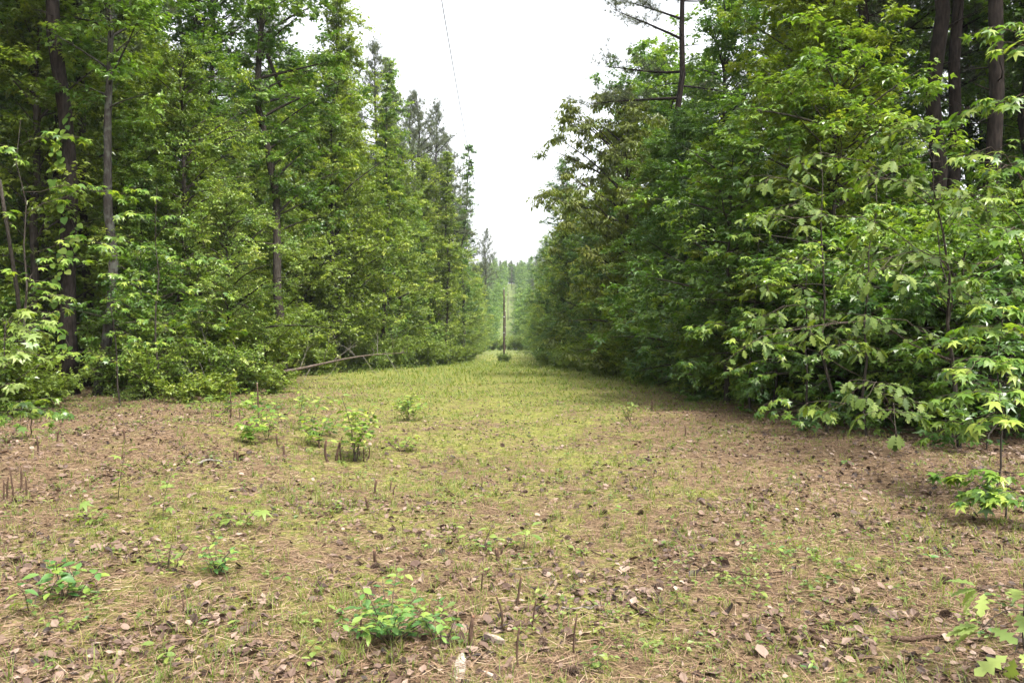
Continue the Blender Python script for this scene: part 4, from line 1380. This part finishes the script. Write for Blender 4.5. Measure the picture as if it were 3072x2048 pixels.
for q, (ox, lst) in enumerate(((0, S1), (1024, S2), (2048, S3))):
    for j, ln in enumerate(lst):
        P_ = [on_ground(ox + a / 1.8486, 1200 + b / 1.8486) for a, b in ln]
        r_ = thick.get((q, j), .0055)
        pts = []
        for a, b in zip(P_[:-1], P_[1:]):
            for t in (0, .25, .5, .75):
                c = a.lerp(b, t)
                pts.append((c.x + rw.normal(0, .006), c.y + rw.normal(0, .01), gz(c.x, c.y) + r_ * .8 + .012 + abs(rw.normal(0, .006))))
        pts.append((P_[-1].x, P_[-1].y, gz(P_[-1].x, P_[-1].y) + r_))
        c0 = P_[0]
        lab = {(2, 4): "thick dark fallen stick lying toward the large-leaved oak seedling", (0, 1): "pale barkless stick lying on bare straw"}.get((q, j), "thin brown fallen twig lying flat on the clearing floor")
        o = root("fallen_stick", c0, lab, "stick", None if (q, j) in ((2, 4), (0, 1)) else "fallen twigs on the clearing floor")
        g = Geo()
        pp = np.array(pts) - np.array(c0)
        tube(g, pp, np.linspace(r_, r_ * .5, len(pts)), 6, 0, .5, True, .08)
        for _ in range(2 if r_ < .01 else 1):
            a, d = along(pp, [rw.uniform(.3, .8)])
            e = a + (d + rw.normal(0, .5, (1, 3))) * rw.uniform(.06, .16)
            e[:, 2] = a[:, 2] + rw.uniform(0, .04)
            sticks(g, a, e, r_ * .45, r_ * .25)
        link("stick", g.mesh("stick", [M['deadwood' if (q, j) in pale else 'stub']], True), o)


def wood_slab(px0, py0, px1, py1, w, t, label):
    a, b = on_ground(px0, py0), on_ground(px1, py1)
    d = (b - a)
    L = d.length
    o = root("wood_piece", a, label, "wood piece", rz=math.atan2(d.y, d.x))
    g = Geo()
    k = 7
    V, F = [], []
    for i in range(k):
        x = L * i / (k - 1)
        ww = w * (.75 + .35 * math.sin(math.pi * (i + .6) / k)) * rw.uniform(.88, 1.1) * (.55 if i in (0, k - 1) else 1)
        for (yy, zz) in ((-.5, 0), (-.42, .8), (.0, 1.0), (.44, .75), (.5, 0)):
            V.append((x, yy * ww, .004 + zz * t * rw.uniform(.85, 1.1)))
    for i in range(k - 1):
        for j in range(4):
            a0 = i * 5 + j
            F += [[a0, a0 + 1, a0 + 6], [a0, a0 + 6, a0 + 5]]
    for e in (0, (k - 1) * 5):
        F += [[e, e + 1, e + 2], [e, e + 2, e + 3], [e, e + 3, e + 4]]
    r_ = rw.uniform(.2, .75, len(F))
    g.add(V, F, r_)
    link("slab", g.mesh("slab", [M['whitewood']]), o)


wood_slab(1385, 1975, 1372, 2046, .055, .022, "white bleached slab of split wood half buried in straw")
wood_slab(1462, 1917, 1512, 1940, .035, .03, "short pale chunk of broken wood behind the white slab")
wood_slab(1450, 2022, 1500, 2046, .025, .012, "narrow pale splinter lying beside the white slab")

# ------------------------------------------------------------------ ground cover
rgc = np.random.default_rng(77)


def vnoise(x, y, s, seed=0):
    a = np.sin(x * s * 1.0 + seed) * np.cos(y * s * 1.2 - seed * 1.7) + .6 * np.sin(x * s * 2.3 - y * s * 1.9 + seed * 2.1) + .4 * np.cos(x * s * 4.1 + y * s * 3.7 + seed)
    return a / 2.0


def scatter(n_, y0, y1, bias=1.0, pad=1.0):
    """ground points inside the view's wedge, denser towards the camera"""
    u = rgc.uniform(0, 1, n_)
    y = y0 * (y1 / y0) ** (u ** bias)
    x = rgc.uniform(-1, 1, n_) * (y * .70 + .4)
    lo = np.interp(y, LY, LX) - pad
    hi = np.interp(y, RY, RX) + pad
    k = (x > lo) & (x < hi)
    return x[k], y[k]


def flat_on_ground(x, y, h):
    e = .05
    nx = -(zg(x + e, y) - zg(x - e, y)) / (2 * e)
    ny = -(zg(x, y + e) - zg(x, y - e)) / (2 * e)
    return np.stack([x, y, zg(x, y) + h], -1), norm(np.stack([nx, ny, np.ones_like(nx)], -1))


# pine straw
x, y = scatter(230000, 2.2, 30, .9, 4)
k = rgc.uniform(0, 1, len(x)) < .62 + .45 * vnoise(x, y, .9, 1) + .3 * (np.abs(x + .8) > 3)
x, y = x[k], y[k]
p, nrm = flat_on_ground(x, y, rgc.uniform(.002, .022, len(x)))
a = rgc.uniform(0, 6.28, len(x))
yd = np.stack([np.cos(a), np.sin(a), rgc.normal(0, .10, len(x))], -1)
g = Geo()
leaves(g, BLADE, p, yd, nrm + rgc.normal(0, .3, p.shape), rgc.uniform(.09, .2, len(x)), rgc.beta(1.6, 1.6, len(x)), 0, .0030 / .15 * (1 + .10 * y))
tag(link("pine_straw", g.mesh("pine_straw", [M['straw']])), "reddish fallen pine needles strewn over the clearing floor", "pine straw", kind="stuff")

# dead leaves: the largest singly, the rest as litter
x, y = scatter(105000, 2.4, 34, .85, 6)
clump = vnoise(x, y, 1.5, 4) + .5 * vnoise(x, y, 3.7, 8)
edge = np.clip(np.maximum((-3.0 - x) / 4.0, (x - 2.6) / 3.0), 0, 1)
k = rgc.uniform(0, 1, len(x)) < np.clip(.20 + .42 * clump + .42 * edge, .06, 1)
x, y, clump = x[k], y[k], clump[k]
p, nrm = flat_on_ground(x, y, rgc.uniform(.002, .02, len(x)))
a = rgc.uniform(0, 6.28, len(x))
yd = np.stack([np.cos(a), np.sin(a), rgc.normal(.1, .22, len(x))], -1)
nr = nrm + rgc.normal(0, .38, p.shape)
sz = rgc.gamma(6, .0060, len(x)) + .010
g = Geo()
leaves(g, CURLED, p, yd, nr, sz, rgc.beta(1.1, 1.15, len(x)), 0, rgc.uniform(.5, 1.2, len(x)))
tag(link("leaf_litter", g.mesh("leaf_litter", [M['deadleaf']])), "brown dead leaves littering the clearing floor", "leaf litter", kind="stuff")
DL = []
for r_ in (.1, .35, .55, .8):
    g = Geo()
    tv, tf = OAK if r_ in (.35, .8) else OVAL
    v = tv.copy()
    v[:, 2] = .22 * np.sin(v[:, 1] * 4 + r_ * 7) * (.4 + np.abs(v[:, 0]) * 3) + .5 * np.abs(v[:, 0])
    v[:, 2] -= v[:, 2].min()
    g.add(v, tf, r_)
    DL.append(g.mesh("dead_leaf", [M['deadleaf']]))
DLX = [(1535, 1865), (1500, 1870), (1180, 2000), (1215, 1995), (1370, 1850), (1395, 1860), (2180, 1960), (2120, 2010), (700, 1770)]
for i in range(150):
    if i < len(DLX):
        p_ = on_ground(*DLX[i])
    else:
        for _ in range(30):
            p_ = on_ground(rw.uniform(0, 3072), 1480 + 560 * rw.beta(1.6, 1.0))
            if vnoise(p_.x, p_.y, 1.5, 4) + rw.uniform(-.5, .7) + .3 * (abs(p_.x) > 1.6) > .25:
                break
    s = rw.uniform(.05, .085)
    o = link("dead_leaf", DL[int(rw.integers(0, 4))])
    o.location = p_ + Vector((0, 0, .012))
    o.rotation_euler = (rw.normal(0, .25), rw.normal(0, .25), rw.uniform(0, 6.28))
    o.scale = (s, s, s)
    tag(o, "large dry curled brown leaf lying on top of the pine straw", "dead leaf", "large dead leaves on the ground")

# grass: tufts near, a mown sward farther out
g = Geo()
x, y = scatter(34000, 2.5, 30, .75, .3)
k = rgc.uniform(0, 1, len(x)) < np.clip(.34 + .5 * vnoise(x, y, .8, 2) + .35 * np.exp(-((x + .5) / 3) ** 2) * (y > 6), .04, 1)
x, y = x[k], y[k]
nb = 6
N = len(x)
X, Y = np.repeat(x, nb) + rgc.normal(0, .018, N * nb), np.repeat(y, nb) + rgc.normal(0, .018, N * nb)
p, nrm = flat_on_ground(X, Y, -.005)
hh = np.repeat(rgc.gamma(2.0, .022, N) + .018, nb) * rgc.uniform(.6, 1.2, N * nb)
az = rgc.uniform(0, 6.28, N * nb)
ln = rgc.uniform(.15, .8, N * nb)
yd = np.stack([np.cos(az) * ln, np.sin(az) * ln, np.ones(N * nb)], -1)
GB = T_of([(-.5, 0, 0), (.5, 0, 0), (-.42, .55, .05), (.42, .55, .05), (0, 1, .28)], [[0, 1, 3], [0, 3, 2], [2, 3, 4]])
leaves(g, GB, p, yd, np.stack([np.cos(az), np.sin(az), -.3 * np.ones(N * nb)], -1), hh, np.repeat(rgc.beta(2, 2, N), nb), 0, (.0042 + .0002 * Y) / hh)
x, y = scatter(90000, 13, 190, 1.0, .8)
k = rgc.uniform(0, 1, len(x)) < np.clip(.5 + .7 * vnoise(x, y, .6, 2) - .4 * (y < 17) - .4 * (x < -6) - .3 * np.exp(-((x + .6) / .5) ** 2) + .3 * (y > 45), .04, 1)
x, y = x[k], y[k]
p, nrm = flat_on_ground(x, y, -.01)
N = len(x)
az = rgc.uniform(0, 6.28, N)
hh = (.05 + .24 * np.clip((y - 14) / 26, 0, 1)) * rgc.uniform(.4, 1.4, N)
yd = np.stack([np.cos(az) * .6, np.sin(az) * .6, np.ones(N)], -1)
leaves(g, GB, p, yd, np.stack([np.cos(az), np.sin(az), -.3 * np.ones(N)], -1), hh, rgc.beta(2, 2, N), 0, (.006 + .0009 * y) / hh)
tag(link("grass", g.mesh("grass", [M['grass']])), "short yellowish green grass growing through the straw and down the ride", "grass", kind="stuff")

# broad-leaved ground cover in the ride and along the edges
g = Geo()
x, y = scatter(44000, 3, 120, .62, 2.0)
k = rgc.uniform(0, 1, len(x)) < np.clip(.05 + .30 * vnoise(x, y, .7, 6) + .28 * (y > 17) + .5 * np.exp(-((x - np.interp(y, LY, LX)) / 1.6) ** 2) * (y > 12)
                                      + .25 * np.exp(-((x - np.interp(y, RY, RX)) / 1.2) ** 2) * (y > 17), .015, 1)
x, y = x[k], y[k]
N = len(x)
nb = 7
hgt = np.repeat(rgc.uniform(.02, .09, N) * (1 + 3.0 * np.clip((y - 14) / 20, 0, 1)), nb)
az = rgc.uniform(0, 6.28, N * nb)
X, Y = np.repeat(x, nb) + np.cos(az) * .02, np.repeat(y, nb) + np.sin(az) * .02
p, nrm = flat_on_ground(X, Y, 0)
p[:, 2] += hgt * rgc.uniform(.2, 1.2, N * nb)
yd = np.stack([np.cos(az), np.sin(az), rgc.uniform(-.3, .6, N * nb)], -1)
leaves(g, KITE, p, yd, nrm + rgc.normal(0, .25, p.shape), rgc.uniform(.015, .04, N * nb) * (1 + .03 * Y), np.repeat(rgc.beta(2, 2, N), nb))
tag(link("ground_cover", g.mesh("ground_cover", [M['weed']])), "low broad-leaved plants dotted through the grass and along the edges", "ground cover", kind="stuff")

# ------------------------------------------------------------------ haze
HZ = 0.00019
mh, nh, oh = new_mat("air")
pv = nh.nodes.new("ShaderNodeVolumePrincipled")
pv.inputs["Color"].default_value = (.86, .92, 1.0, 1)
pv.inputs["Density"].default_value = HZ
nh.links.new(pv.outputs[0], oh.inputs["Volume"])
hv = [(sx * 900, yy, zz) for sx in (-1, 1) for yy in (-110, 900) for zz in (-12, 58)]
hf = [[0, 1, 3], [0, 3, 2], [4, 6, 7], [4, 7, 5], [0, 4, 5], [0, 5, 1], [2, 3, 7], [2, 7, 6], [0, 2, 6], [0, 6, 4], [1, 5, 7], [1, 7, 3]]
hz = link("haze", Geo().add(hv, hf).mesh("haze", [mh]))
tag(hz, "pale air that fades the far hillside to blue", "haze", kind="stuff")
